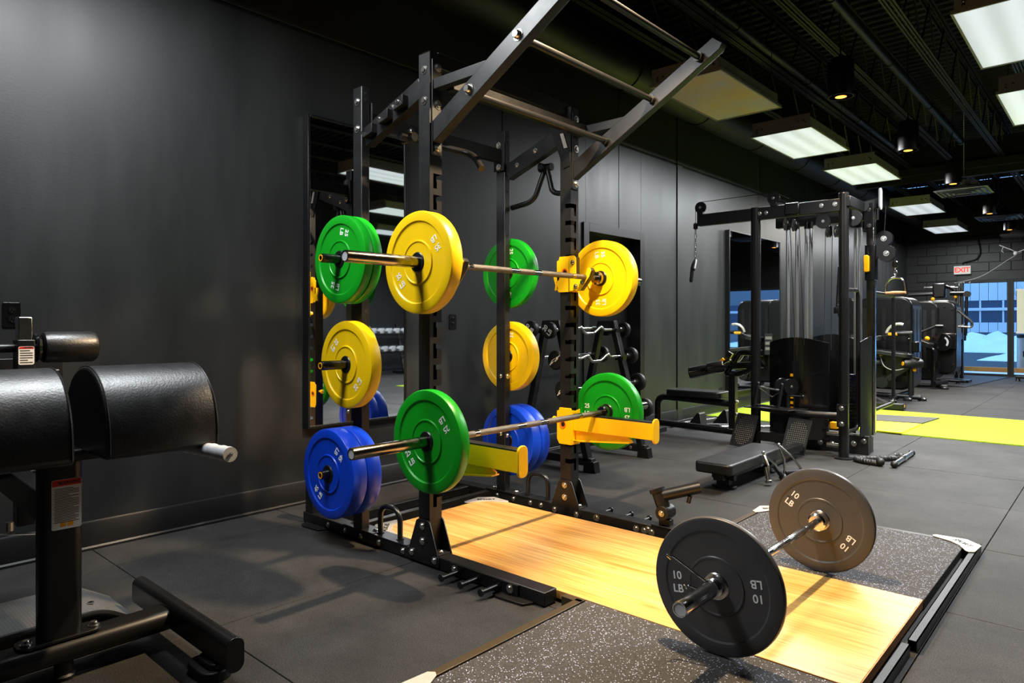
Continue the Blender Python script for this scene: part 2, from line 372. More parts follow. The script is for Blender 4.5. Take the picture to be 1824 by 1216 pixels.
# ------------------------------------------------------------------ the room
def struct(mb, name, m, parent=None, **k):
    o = mk(mb, name, m, parent, **k)
    if parent is None: o['kind'] = 'structure'
    return o
RX, BY, FY, CZ = 9.6, -3.0, 18.3, 4.35
mb = MB(); mb.box2((-.3, BY-.2, -.10), (RX+.2, FY+.0, -.022)); floor = struct(mb, 'floor', M['void'])
tile0 = None
for i in range(-1, 10):
    for j in range(-3, 19):
        x0, y0 = .34+i, .14+j
        xa, xb = max(0.0, x0), min(RX, x0+1); ya, yb = max(BY, y0), min(FY, y0+1)
        if xb-xa < .05 or yb-ya < .05: continue
        full = xb-xa > .999 and yb-ya > .999
        if full and tile0 is not None:
            o = tile0.copy(); COL.objects.link(o); o.location = (x0, y0, random.uniform(-.0006, .0006))
        else:
            q = MB(); g = .0018
            q.box2((g, g, -.022), (xb-xa-g, yb-ya-g, 0)); o = mk(q, 'rubber_tile', M['rubber'], floor, local=True, bev=.0018, seg=1); o.location = (xa, ya, 0)
            if full: tile0 = o
# left wall: base sheet plus painted panels with recessed joints
mb = MB(); mb.box2((-.25, BY, 0), (-.02, 5.36, CZ)); mb.box2((-.25, 6.37, 0), (-.02, FY, CZ)); mb.box2((-.25, 5.36, 2.07), (-.02, 6.37, CZ))
wall = struct(mb, 'wall_left', M['void'])
seamz = 2.985
ys = [BY, 4.18, 5.94, 7.15, 7.28, 9.5, 11.5, 13.6, 15.7, FY]
for a, b in zip(ys[:-1], ys[1:]):
    g = .004
    q = MB()
    if a < 5.36 < b:
        q.box2((-.02, a+g, 0), (0, 5.36, seamz-.012)); q.box2((-.02, 5.36, 2.07), (0, b-g, seamz-.012))
    elif a < 6.37 < b:
        q.box2((-.02, 6.37, 0), (0, b-g, seamz-.012)); q.box2((-.02, a+g, 2.07), (0, 6.37, seamz-.012))
    else:
        q.box2((-.02, a+g, 0), (0.012 if b-a < .2 else 0, b-g, seamz-(.012 if b-a > .2 else 0)))
    mk(q, 'wall_panel', M['wall'], wall, bev=.002, seg=1)
    q = MB(); q.box2((-.02, a+g, seamz+.012), (0.012 if b-a < .2 else 0, b-g, CZ)); mk(q, 'upper_panel', M['wall'], wall, bev=.002, seg=1)
mb = MB()
prof = [(0, 0), (.016, 0), (.016, .012), (.010, .02), (.010, .135), (.004, .145), (0, .145)]
for a, b in ((BY, 5.29), (6.45, FY)):
    mb.prism(prof, (0, a, 0), (1, 0, 0), (0, 0, 1), (0, b-a, 0))
struct(mb, 'baseboard_left', M['ducts'])
# far wall, masonry blocks, with the glazed front
FD0, FD1, GZ = 1.08, 6.4, 2.13
mb = MB(); mb.box2((-.25, FY, 0), (FD0, FY+.25, CZ)); mb.box2((FD0, FY, GZ), (FD1, FY+.25, CZ)); mb.box2((FD1, FY, 0), (RX+.2, FY+.25, CZ))
wfar = struct(mb, 'wall_far', M['paint'])
blk = None
for r in range(11):
    for c in range(-1, 8):
        x0 = .02+c*.4+(.2 if r % 2 else 0); z0 = .02+r*.2+1.9-.0
        if z0 > CZ-.2: continue
        if x0 < 0 or x0 > 2.9: continue
        if z0 < GZ+.02 and x0+.4 > FD0: continue
        if blk is None:
            q = MB(); q.box2((0, 0, 0), (.39, .02, .19)); blk = mk(q, 'block', M['paint'], wfar, local=True, bev=.004, seg=1); o = blk
        else: o = blk.copy(); COL.objects.link(o)
        o.location = (x0, FY-.02, z0)
for z in (.02, .22, .42, .62, .82, 1.02, 1.22, 1.42, 1.62):
    for k in range(2):
        o = blk.copy(); COL.objects.link(o); o.location = (.02+k*.4+(.2 if int(z*5) % 2 else 0), FY-.02, z)
mb = MB(); mb.box2((RX, BY, 0), (RX+.2, FY, CZ)); struct(mb, 'wall_right', M['wall'])
mb = MB(); mb.box2((-.25, BY-.2, 0), (RX+.2, BY, CZ)); struct(mb, 'wall_near', M['wall'])
# ceiling: corrugated deck, ribs along X
mb = MB(); y = BY; pr = []
while y < FY:
    pr += [(y, CZ), (y+.06, CZ), (y+.075, CZ+.04), (y+.135, CZ+.04)]; y += .15
n = len(pr); vs = [(-.3, p[0], p[1]) for p in pr]+[(RX+.3, p[0], p[1]) for p in pr]
mb.add(vs, [(i, i+1, n+i+1, n+i) for i in range(n-1)])
ceil = struct(mb, 'ceiling', M['paint'])
mb = MB(); mb.box2((-.3, BY-.2, CZ+.05), (RX+.3, FY+.25, CZ+.12)); mk(mb, 'deck_cover', M['void'], ceil)
# bar joists along Y
def joist(x, z0=3.62, d=.5):
    q = MB()
    for dx in (-.028, .028):
        q.box2((x+dx-.02, BY, z0), (x+dx+.02, FY, z0+.008)); q.box2((x+dx-.004, BY, z0), (x+dx+.004, FY, z0+.04))
        q.box2((x+dx-.02, BY, z0+d), (x+dx+.02, FY, z0+d+.008)); q.box2((x+dx-.004, BY, z0+d-.04), (x+dx+.004, FY, z0+d))
    y = BY+.2; up = True
    while y < FY-.4:
        a = (x, y, z0+.01 if up else z0+d-.01); b = (x, y+.35, z0+d-.01 if up else z0+.01); q.tube([a, b], .009, 5); y += .35; up = not up
    return mk(q, 'bar_joist', M['paint'], ceil)
for x in (.75, 1.32, 1.9, 2.5, 3.1, 3.8, 4.5, 5.2, 6.0, 6.8, 7.6, 8.4): joist(x)
mb = MB(); mb.box2((-.2, 12.35, 3.5), (RX, 12.6, 3.62)); mb.box2((-.2, 12.42, 3.4), (RX, 12.53, 3.95)); mk(mb, 'girder', M['paint'], ceil, bev=.004)
for x, ye in ((1.49, 10.8), (2.226, 10.8)):
    q = MB(); q.tube([(x, BY, 3.58), (x, ye, 3.58)], .034, 12); q.lathe([(.045, 0), (.045, .06)], (x, ye-.03, 3.58), (0, 1, 0), 12)
    for k in range(6): q.lathe([(.042, 0), (.042, .03)], (x, 2.0+k*1.7, 3.58), (0, 1, 0), 12)
    pp = mk(q, 'conduit', M['ducts'], ceil)
mb = MB(); mb.tube([(.35, 3.0, 3.55), (.35, FY, 3.55)], .20, 24); 
for k in range(10): mb.lathe([(.21, 0), (.21, .03)], (.35, 4+k*1.5, 3.55), (0, 1, 0), 24)
mk(mb, 'air_duct', M['paint'], ceil)
# door in the left wall: recessed leaf and steel frame
mb = MB(); mb.box2((-.16, 5.36, 0), (-.12, 6.37, 2.07)); door = struct(mb, 'door_1', M['steel2'], bev=.002)
q = MB()
for a, b in (((-.14, 5.31, 0), (.018, 5.40, 2.115)), ((-.14, 6.33, 0), (.018, 6.42, 2.115)), ((-.14, 5.40, 2.03), (.018, 6.33, 2.115))): q.box2(a, b)
mk(q, 'door_frame', M['steel'], door, bev=.003)
q = MB(); q.tube(path([(-.12, 6.22, 1.02), (-.06, 6.22, 1.02), (-.06, 6.10, 1.02)], .015), .009, 8); q.lathe([(.028, 0), (.028, .01)], (-.12, 6.22, 1.02), (1, 0, 0), 16); mk(q, 'door_handle', M['chrome_r'], door)
# glazed front in the far wall
def glazed(name, x0, x1, door_rail=False):
    q = MB(); t = .055
    q.box2((x0, FY-.03, 0), (x0+t, FY+.08, GZ)); q.box2((x1-t, FY-.03, 0), (x1, FY+.08, GZ)); q.box2((x0+t, FY-.03, GZ-.07), (x1-t, FY+.08, GZ)); q.box2((x0+t, FY-.03, 0), (x1-t, FY+.08, .045))
    o = struct(q, name, M['black'], bev=.003)
    g = MB(); g.box2((x0+t, FY+.02, .045), (x1-t, FY+.028, GZ-.07)); mk(g, 'pane', M['glass'], o)
    return o
glazed('door_2', FD0, 2.0); glazed('door_3', 2.0, 3.0); glazed('window_1', 3.0, 4.7); glazed('window_2', 4.7, FD1)

# ------------------------------------------------------------------ lifting platform
plat = thing('lifting_platform', 'low lifting platform of yellow wood and speckled rubber in a black steel frame', 'platform', (2.2, 2.643, 0))
q = MB(); q.box2((.90, 2.199, .012), (3.272, 3.086, .046)); board = mk(q, 'wood_board', M['wood'], plat, bev=.0015, seg=1)
q = MB(); q.box2((3.272, 2.2, .012), (3.2745, 3.085, .0445)); mk(q, 'board_edge', M['woodedge'], board)
for y0, y1 in ((1.27, 2.196), (3.089, 4.03)):
    q = MB(); q.box2((2.29, y0, .006), (3.277, y1, .044)); mk(q, 'rubber_mat', M['speck'], plat, bev=.002, seg=1)
def rail(p, q_, w, h, m='steel', open_end=None, name='frame_rail'):
    mb = MB(); mb.bar(p, q_, w, h, (0, 0, 1)); return mk(mb, name, M[m], plat, bev=.002)
rail((2.2675, 1.24, .024), (2.2675, 2.185, .024), .033, .044, 'tan_rail')
rail((2.2675, 3.10, .024), (2.2675, 4.06, .024), .033, .044, 'tan_rail')
rail((2.19, 2.178, .024), (2.284, 2.178, .024), .033, .044, 'tan_rail')
rail((2.2675, 4.05, .022), (3.30, 4.05, .022), .034, .044)
rail((2.2675, 1.25, .022), (3.30, 1.25, .022), .034, .044)
for x, y0, y1 in ((3.3235, 2.665, 4.06), (3.3105, 1.24, 2.625)):           # hollow front rails
    mb = MB(); t = .0035; w = .0145
    for a, b in (((x-w, y0, .003), (x-w+t, y1, .045)), ((x+w-t, y0, .003), (x+w, y1, .045)), ((x-w, y0, .0415), (x+w, y1, .045)), ((x-w, y0, .003), (x+w, y1, .0065))): mb.box2(a, b)
    mk(mb, 'frame_rail', M['steel'], plat)
q = MB(); q.box2((2.25, 1.22, -.001), (3.34, 4.07, .004)); mk(q, 'base_sheet', M['rubber'], plat)
cp = [(0, .004), (0, .19), (.02, .20), (.045, .188), (.10, .10), (.19, .045), (.205, .02), (.19, 0), (.06, -.012), (.012, -.004)]
cp = [(-.01, .06), (.0, .19), (.02, .205), (.036, .195), (.075, .115), (.12, .07), (.198, .034), (.206, .016), (.19, .0), (.06, -.01)]
for cx, cy, sx, sy, txt in ((3.335, 4.075, -1, -1, 1), (2.255, 4.075, 1, -1, 1), (2.252, 1.215, 1, 1, 0), (.862, 3.098, 1, -1, 1), (.862, 2.19, 1, 1, 1), (3.335, 1.215, -1, 1, 0)):
    q = MB(); poly = [(cx+sx*a, cy+sy*b) for a, b in cp]; q.prism(poly, (0, 0, .0465), (1, 0, 0), (0, 1, 0), (0, 0, .004))
    c = mk(q, 'corner_plate', M['plategrey'], plat, bev=.0008, seg=1)
    d = Vector((1*sx, -1*sy, 0)); 
    if d.x*.74+d.y*.67 < 0: d = -d
    text('SPORT', .038, (cx+sx*.068, cy+sy*.068, .0507), d, Vector((-d.y, d.x, 0)), c, M['ink'], name='lettering', bold=.0012)
    for a, b in ((.012, .175), (.175, .012), (.012, .02)):
        pass

# ------------------------------------------------------------------ power rack
rack = thing('power_rack', 'tall black steel power rack with notched uprights and an angled pull-up frame', 'rack', (1.3, 2.69, 0))
ST = M['steel']
YN0, YN1, YF0, YF1 = 2.115, 2.190, 3.205, 3.280       # near / far upright faces
X0, X1, ZT = 1.372, 1.450, 2.412                        # front uprights
slots = [round(.315+.1*k, 3) for k in range(16)]
def upright(y0, y1, inner):
    """hollow square tube with J slots wrapped round its inner front corner"""
    q = MB()
    # back and outer faces, top cap
    yi, yo = (y1, y0) if inner > 0 else (y0, y1)
    q.add([(X0, y0, .06), (X0, y1, .06), (X0, y1, ZT), (X0, y0, ZT)], [(0, 1, 2, 3)])
    q.add([(X0, yo, .06), (X1, yo, .06), (X1, yo, ZT), (X0, yo, ZT)], [(0, 1, 2, 3)])
    q.box2((X0, y0, ZT-.004), (X1, y1, ZT+.0005))
    zs = [.06]
    for z in slots: zs += [z-.044, z, z+.026]
    zs.append(ZT)
    # front face: columns from outer to inner; slot = inner run plus drop
    sgn = inner; us = [0, .022, .044, .075]
    def fy(u): return yo+sgn*u
    for k in range(len(zs)-1):
        zone = (k-1) % 3 if k >= 1 else None     # 0: drop, 1: entry, 2: between
        if k == 0 or k == len(zs)-2: zone = 2
        for c in range(3):
            if zone == 0 and c == 1: continue
            if zone == 1 and c in (1, 2): continue
            a, b = fy(us[c]), fy(us[c+1])
            q.add([(X1, a, zs[k]), (X1, b, zs[k]), (X1, b, zs[k+1]), (X1, a, zs[k+1])], [(0, 1, 2, 3)])
        xs = [X0, X1-.040, X1]
        for c in range(2):
            if zone == 1 and c == 1: continue
            a, b = xs[c], xs[c+1]
            q.add([(a, yi, zs[k]), (b, yi, zs[k]), (b, yi, zs[k+1]), (a, yi, zs[k+1])], [(0, 1, 2, 3)])
    o = mk(q, 'upright', ST, rack, smooth=False)
    v = MB(); g = .030; v.box2((X0+.001, y0+g, .062), (X1-g, y1-g, ZT-.006)); mk(v, 'slot_shade_box', M['void'], o)  # black box stands in for the shade inside the hollow tube
    return o
upright(YN0, YN1, 1); upright(YF0, YF1, -1)
R0, R1, RT = .850, .925, 2.368
for y0, y1 in ((2.108, 2.158), (3.205, 3.255)):
    q = MB(); q.box2((R0, y0, .06), (R1, y1, RT)); mk(q, 'upright', ST, rack, bev=.004)
    q = MB()
    for z in (2.335, 2.30, 1.98, 1.7, 1.2, .7): q.lathe([(.0075, 0), (.0075, .0012)], (R1, (y0+y1)/2, z), (1, 0, 0), 10)
    mk(q, 'bolt_hole', M['void'], rack)
# base beams, with floor tabs and end caps
for y0, y1, xe in ((2.110, 2.188, 2.147), (3.203, 3.281, 2.13)):
    q = MB(); q.box2((.36, y0, .004), (xe, y1, .060)); mk(q, 'base_beam', ST, rack, bev=.004)
    s = -1 if y0 < 2.5 else 1; ye = y0 if s < 0 else y1
    for xc in (.50, 1.985):
        q = MB(); q.prism([(-.09, 0), (.11, 0), (.085, .05), (-.05, .06), (-.085, .045)], (xc, ye-s*.002, .0015), (1, 0, 0), (0, s, 0), (0, 0, .009)); mk(q, 'floor_tab', ST, rack, bev=.001)
    for xu, w in ((R0, .24),):
        q = MB(); q.box2((xu-.09, y0-.004, .060), (xu+.17, y1+.004, .068)); mk(q, 'foot_plate', ST, rack, bev=.001)
        bolts([(xu-.05, (y0+y1)/2, .068), (xu+.14, (y0+y1)/2, .068)], (0, 0, 1), rack)
    # gussets on both sides of the front upright
    for yy in (y0-.007, y1):
        q = MB(); q.prism([(1.296, .022), (1.318, .012), (1.52, .012), (1.530, .03), (1.462, .205), (1.448, .215), (1.382, .215), (1.366, .205)], (0, yy, 0), (1, 0, 0), (0, 0, 1), (0, .007, 0)); mk(q, 'gusset', ST, rack, bev=.0012)
    yo = y0-.007; fr = -1
    if s < 0: pts = [(1.412, yo, .185), (1.412, yo, .115), (1.335, yo, .048), (1.497, yo, .042)]; ax = (0, -1, 0)
    else: pts = [(1.412, yo, .185), (1.412, yo, .115), (1.335, yo, .030), (1.497, yo, .030)]; ax = (0, -1, 0)
    bolts(pts, ax, rack)
    q = MB(); q.box2((1.45, y0+.004, .060), (1.515, y1-.004, .067)); mk(q, 'foot_plate', ST, rack, bev=.001); bolts([(1.485, (y0+y1)/2, .067)], (0, 0, 1), rack)
    bx = [.62, .78, .92, 1.07, 1.26] if s < 0 else [.86, 1.00, 1.14, 1.225, 1.63]
    bolts([(x, y0, .034) for x in bx], (0, -1, 0), rack, r=.012)
    # carry handle on a strap
    q = MB(); q.box2((.985, (y0-.002), .058), (1.285, y1+.002, .064)); hp = mk(q, 'handle_strap', ST, rack, bev=.001)
    hz = .064; hy = (y0+y1)/2; hx0, hx1 = (1.03, 1.19) if s < 0 else (1.09, 1.25)
    q = MB(); q.tube(path([(hx0, hy, hz), (hx0, hy, hz+.145), (hx1, hy, hz+.145), (hx1, hy, hz)], .08, 10), .0135, 12)
    q.lathe([(.02, 0), (.02, .006)], (hx0, hy, hz), (0, 0, 1), 14); q.lathe([(.02, 0), (.02, .006)], (hx1, hy, hz), (0, 0, 1), 14); mk(q, 'carry_handle', M['steel2'], rack)
    # band pegs on a side plate
    ys = y0-.008 if s < 0 else y1
    q = MB(); q.box2((1.60, ys, .008), (2.01, ys+.008, .058)); mk(q, 'peg_plate', ST, rack, bev=.001)
    for xp in ((1.665, 1.785, 1.905) if s < 0 else (1.60, 1.74, 1.86)):
        q = MB(); yb = ys if s < 0 else ys+.008; q.lathe([(.013, 0), (.013, .006), (.010, .008), (.010, .105), (.016, .107), (.016, .113)], (xp, yb, .033), (0, s, 0), 14); mk(q, 'band_peg', M['steel2'], rack)
    bolts([(1.635, y0-(.008 if s < 0 else 0), .034), (1.968, y0-(.008 if s < 0 else 0), .034)], (0, -1, 0), rack, r=.014)
# rear rails across the base
for x in (.775, .585):
    q = MB(); q.box2((x-.02, 2.19, .004), (x+.02, 3.205, .052)); mk(q, 'rear_rail', ST, rack, bev=.003)
# short bar holders behind the storage pegs
for y in (2.149, 3.242):
    q = MB(); q.box2((.37, y-.03, .06), (.44, y+.03, .30)); q.lathe([(.04, .30), (.04, .312)], (.405, y, 0), (0, 0, 1), 16); mk(q, 'bar_holder', ST, rack, bev=.002)
# top frame
q = MB(); q.box2((1.375, YN1, 2.358), (1.425, YF0, 2.432)); tb = mk(q, 'top_beam', ST, rack, bev=.003)
q = MB()
for y, r in ((2.62, .011), (2.75, .006), (2.88, .012), (2.94, .006)): q.lathe([(r, 0), (r, .001)], (1.4255, y, 2.405), (1, 0, 0), 12)
mk(q, 'bolt_hole', M['void'], tb)
q = MB(); q.box2((.865, 2.158, 2.165), (.915, 3.205, 2.245)); mk(q, 'rear_beam', ST, rack, bev=.003)
for y in (2.168, 3.187):
    q = MB(); q.box2((.845, y, 2.11), (.932, y+.008, 2.29)); mk(q, 'end_plate', ST, rack, bev=.001)
bolts([(.915, 2.66, 2.20), (.915, 2.45, 2.205)], (1, 0, 0), rack, r=.014); 
for yc in (2.150, 3.242):
    a = V(.925, yc, 2.10); b = V(1.372, yc, 2.262)
    q = MB(); q.bar(a, b, .05, .098, (0, 0, 1)); sb = mk(q, 'side_beam', ST, rack, bev=.003)
    u = (b-a).normalized(); w = Vector((-u.z, 0, u.x))
    s = -1 if yc < 2.6 else 1
    if s < 0:       # open hooks along the near side beam
        for t in (.065, .20, .325):
            p = a+u*t+w*.0; y = yc-.025
            pr = [(-.048, .040), (-.043, .043), (-.030, .004), (.036, -.004), (.050, .036), (.055, .033), (.040, -.010), (-.034, -.002)]
            q = MB(); q.prism([(x, z-.022) for x, z in pr], p+V(0, y-yc, 0), u, w, (0, -.034, 0)); mk(q, 'storage_hook', ST, rack, bev=.001)
        bolts([a+u*.13+V(0, -.025, .03), a+u*.29+V(0, -.025, .03)], (0, -1, 0), rack, r=.009)
    else:
        bolts([a+u*.10+V(0, -.025, .0), a+u*.26+V(0, -.025, .01)], (0, -1, 0), rack, r=.012)
bolts([(.888, 2.108, 2.292), (.888, 2.108, 2.150)], (0, -1, 0), rack, r=.015); bolts([(1.41, YN0, 2.33), (1.41, YN0, 2.185)], (0, -1, 0), rack, r=.015)
bolts([(.888, 3.187, 2.275), (.888, 3.187, 2.135)], (0, -1, 0), rack, r=.015)
# pull-up frame
for y0, y1 in ((YN0, YN1), (YF0, YF1)):
    yc = (y0+y1)/2
    q = MB(); q.box2((X1, yc-.028, 1.925), (X1+.008, yc+.028, 2.375)); mk(q, 'mount_plate', ST, rack, bev=.001)
    bolts([(X1+.008, yc+.006, 2.34), (X1+.008, yc+.006, 2.165), (X1+.008, yc+.006, 1.96)], (1, 0, 0), rack, r=.016)
    a = V(X1+.008, yc, 2.035); d = V(.875, 0, .487).normalized(); b = a+d*1.02
    w = V(-d.z, 0, d.x)*.046
    pts = [a-V(0, 0, .052), a+V(0, 0, .052), b+w, b+V(.03, 0, .0), b-w*.7]
    q = MB(); poly = [(p.x, p.z) for p in pts]; q.prism(poly, (0, yc-.025, 0), (1, 0, 0), (0, 0, 1), (0, .05, 0)); arm = mk(q, 'pull_up_arm', ST, rack, bev=.003)
    q = MB(); q.box2((X1+.008, yc-.022, 2.232), (1.80, yc+.022, 2.282)); mk(q, 'strut', ST, rack, bev=.003)
    s = -1 if yc < 2.6 else 1
    if s < 0: bolts([V(1.99, yc-.025, 2.335), V(1.70, yc-.025, 2.175), V(2.25, yc-.025, 2.475)], (0, -1, 0), rack, r=.019, h=.022, name='bar_end')
for x, z, r in ((2.258, 2.487, .0165), (1.985, 2.333, .0165), (1.69, 2.165, .0165)):
    q = MB(); q.tube([(x, YN1-.012, z), (x, YF0+.012, z)], r, 16)
    for y in (YN1-.012, YF0-.014): q.lathe([(.024, 0), (.024, .026)], (x, y, z), (0, 1, 0), 16)
    mk(q, 'pull_up_bar', M['steel2'], rack)
q = MB(); q.box2((1.50, YN1-.015, 2.222), (1.55, YF0+.012, 2.282)); mk(q, 'front_beam', ST, rack, bev=.003)
q = MB(); q.prism([(1.285, 2.345), (1.37, 2.345), (1.45, 2.13), (1.445, 2.06), (1.40, 2.05)], (0, YF0-.006, 0), (1, 0, 0), (0, 0, 1), (0, .006, 0)); cg = mk(q, 'corner_gusset', M['steel2'], rack, bev=.001)
q = MB(); q.prism([(1.375, 2.26), (1.40, 2.26), (1.43, 2.17), (1.405, 2.17)], (0, YF0-.0075, 0), (1, 0, 0), (0, 0, 1), (0, .0015, 0)); mk(q, 'sticker', M['plategrey'], cg)
# angled side grips: one pair under each side beam
for yc, s in ((2.15, 1), (3.242, -1)):
    base = V(1.20, yc, 2.10); yo = yc+.10*(-s if s < 0 else 1)
    p = V(1.17, 3.32, 2.112) if s < 0 else V(1.15, 2.24, 2.08)
    q = MB(); q.tube([p-V(.05, 0, 0), p+V(.045, 0, 0)], .024, 14); q.tube([p, p-V(0, .06, 0)], .02, 10); g = mk(q, 'grip_pivot', M['steel2'], rack)
    if s < 0:
        q = MB(); q.tube(path([p+V(-.01, 0, -.01), V(1.10, 3.30, 1.935), V(1.05, 3.30, 1.905), V(.90, 3.30, 1.888)], .05, 8), .0165, 12)
        q.tube(path([p+V(.01, 0, -.01), V(1.235, 3.30, 1.955), V(1.27, 3.30, 1.935), V(1.40, 3.30, 1.925)], .05, 8), .0165, 12)
    else:
        q = MB(); q.tube(path([p+V(0, 0, 0), V(1.40, 2.42, 1.995), V(1.47, 2.40, 1.955), V(1.55, 2.36, 1.885)], .06, 8), .0165, 12)
    mk(q, 'angled_grip', M['steel2'], rack)
# plate storage pegs on the rear uprights
PEG = [(1.462, .892), (.925, .888), (.380, .888)]
for z, x in PEG:
    for y, s in ((2.108, -1), (3.255, 1)):
        q = MB(); L = .22
        q.lathe([(.034, 0), (.034, .008), (.0235, .012), (.0235, L-.012), (.020, L), (0.0001, L)], (x, y, z), (0, s, 0), 20); pg = mk(q, 'storage_peg', M['gloss'], rack)
        q = MB(); q.lathe([(.017, L), (.017, L+.0015), (.012, L+.0015), (.012, L)], (x, y, z), (0, s, 0), 20); mk(q, 'end_ring', M['amber'], pg)
bolts([(R1, 2.133, .78), (R1, 3.23, .80), (R1, 3.23, .42)], (1, 0, 0), rack, r=.013)
bolts([(.888, 3.205, .80), (.888, 3.205, .43)], (0, -1, 0), rack, r=.013)
# landmine pivot at the far beam's front end
lx, ly = 2.05, 3.245
q = MB(); q.box2((1.985, 3.2, .06), (2.12, 3.285, .068)); q.box2((2.02, 3.225, .066), (2.085, 3.265, .10)); q.tube([(lx, ly-.045, .135), (lx, ly+.045, .135)], .038, 18); lm = mk(q, 'landmine_base', M['steel'], rack, bev=.002)
bolts([(lx, ly-.045, .135)], (0, -1, 0), lm, r=.012)
q = MB(); q.tube([(2.04, ly, .15), (2.005, ly, .235)], .036, 18); q.lathe([(.042, 0), (.042, .02)], (2.003, ly, .232), (-.38, 0, .92), 16); mk(q, 'landmine_swivel', M['steel'], rack)
q = MB(); q.tube([(2.03, ly+.005, .218), (2.20, ly+.10, .272)], .031, 20); q.tube([(2.16, ly+.06, .225), (2.15, ly+.06, .19)], .012, 8); mk(q, 'landmine_tube', M['steel'], rack)
bolts([(1.895, 3.203, .024), (1.945, 3.203, .024), (1.99, 3.203, .024)], (0, -1, 0), rack, r=.014)

# ------------------------------------------------------------------ bumper plates (axis = local Y, centre of thickness at origin)
PROTO = {}
def plate(kind, y_face, x, z, theta, label, group=None, R=.225):
    """kind -> colour; y_face = Y of the face turned to -Y; theta = angle of the lettering"""
    col, t, txt = dict(green=('green', .052, '25'), yellow=('yellow', .066, '35'), blue=('blue', .084, '45'), grey=('grey10', .028, '10'))[kind]
    h = t/2
    if kind not in PROTO:
        e = thing('bumper_plate', label, 'plate'); PROTO[kind] = e
        ri = .045; d = .0035 if kind == 'grey' else .006
        half = [(ri, -h+d*.6), (.088, -h+d*.6), (.0905, -h+.0005), (.0955, -h+.0005), (.098, -h+d), (.176, -h+d), (.182, -h), (R-.010, -h), (R-.003, -h+.0025), (R, -h+.009)]
        prof = half+[(r, -y) for r, y in reversed(half)]; prof.append(prof[0])
        q = MB(); q.lathe(prof, (0, 0, 0), (0, 1, 0), 96); mk(q, 'disc', M[col], e, local=True, ang=28)
        q = MB(); q.lathe([(.0262, -h-.001), (.042, -h-.001), (ri+.0005, -h+.003), (ri+.0005, h-.003), (.042, h+.001), (.0262, h+.001), (.0262, -h-.001)], (0, 0, 0), (0, 1, 0), 32)
        mk(q, 'hub_ring', M['liner'] if kind != 'grey' else M['chrome_r'], e, local=True)
        for sy in (-1, 1):
            for k in range(2):
                s = 1 if k == 0 else -1
                me = text_mesh(txt+'\nLB', .037, depth=.0005, bold=.0006, line=1.2); me.materials.clear(); me.materials.append(M['white'])
                inward = Vector((-s, 0, 0)); up = Vector((0, 0, -s))   # at angle 0 the line runs inwards
                if sy > 0: inward = Vector((-s, 0, 0)); up = Vector((0, 0, s))
                n = inward.cross(up)
                Rm = Matrix((inward, up, n)).transposed().to_4x4()
                me.transform(Matrix.Translation((s*.140, sy*(h-d+.0006), 0)) @ Rm); 
                link('lettering', me, e)
        o = e
    else: o = copy_tree(PROTO[kind])
    o.location = (x, y_face+h, z); o.rotation_euler = (0, -theta, 0)
    tag(o, label, 'plate', group)
    if not group and 'group' in o: del o['group']
    return o
rad = math.radians
BX1, BZ1 = 1.568, 1.402        # bar in the hooks
BX2, BZ2 = 1.612, .622         # bar on the safety arms
BX3, BZ3 = 2.868, .045+.225    # bar on the platform
plate('yellow', 1.937, BX1, BZ1, rad(33), 'yellow 35 lb plate on the near end of the barbell racked at chest height')
plate('yellow', 3.332, BX1, BZ1, rad(92), 'yellow 35 lb plate on the far end of the barbell held by the yellow hooks')
plate('green', 1.95, BX2, BZ2, rad(37), 'large green 25 lb plate on the near end of the lower racked barbell')
plate('green', 3.332, BX2, BZ2, rad(0), 'green 25 lb plate behind the far yellow safety arm')
plate('grey', 2.112, BX3, BZ3, rad(8), 'black 10 lb plate nearest the camera on the barbell lying on the platform')
plate('grey', 3.128, BX3, BZ3, rad(147), 'brown lit 10 lb plate standing on the far speckled mat')
y = 2.098
plate('green', y-.052, .892, 1.462, rad(20), 'green 25 lb plate, inner of the two on the near upper storage peg', 'green plates on the rack pegs')
plate('green', y-.106, .892, 1.462, rad(74), 'green 25 lb plate, outer of the two on the near upper storage peg', 'green plates on the rack pegs')
plate('yellow', y-.066, .888, .925, rad(137), 'yellow 35 lb plate on the near middle storage peg', 'yellow plates on the rack pegs')
plate('blue', y-.084, .888, .380, rad(110), 'blue 45 lb plate, inner of the two on the near lower storage peg', 'blue plates on the rack pegs')
plate('blue', y-.170, .888, .380, rad(50), 'blue 45 lb plate, outermost on the near lower storage peg', 'blue plates on the rack pegs')
y = 3.265
plate('green', y, .892, 1.462, rad(88), 'green 25 lb plate on the far upper storage peg', 'green plates on the rack pegs')
plate('yellow', y, .888, .925, rad(86), 'yellow 35 lb plate on the far middle storage peg', 'yellow plates on the rack pegs')
plate('blue', y, .888, .380, rad(100), 'blue 45 lb plate, inner of the two on the far lower storage peg', 'blue plates on the rack pegs')
plate('blue', y+.086, .888, .380, rad(60), 'blue 45 lb plate, outer of the two on the far lower storage peg', 'blue plates on the rack pegs')

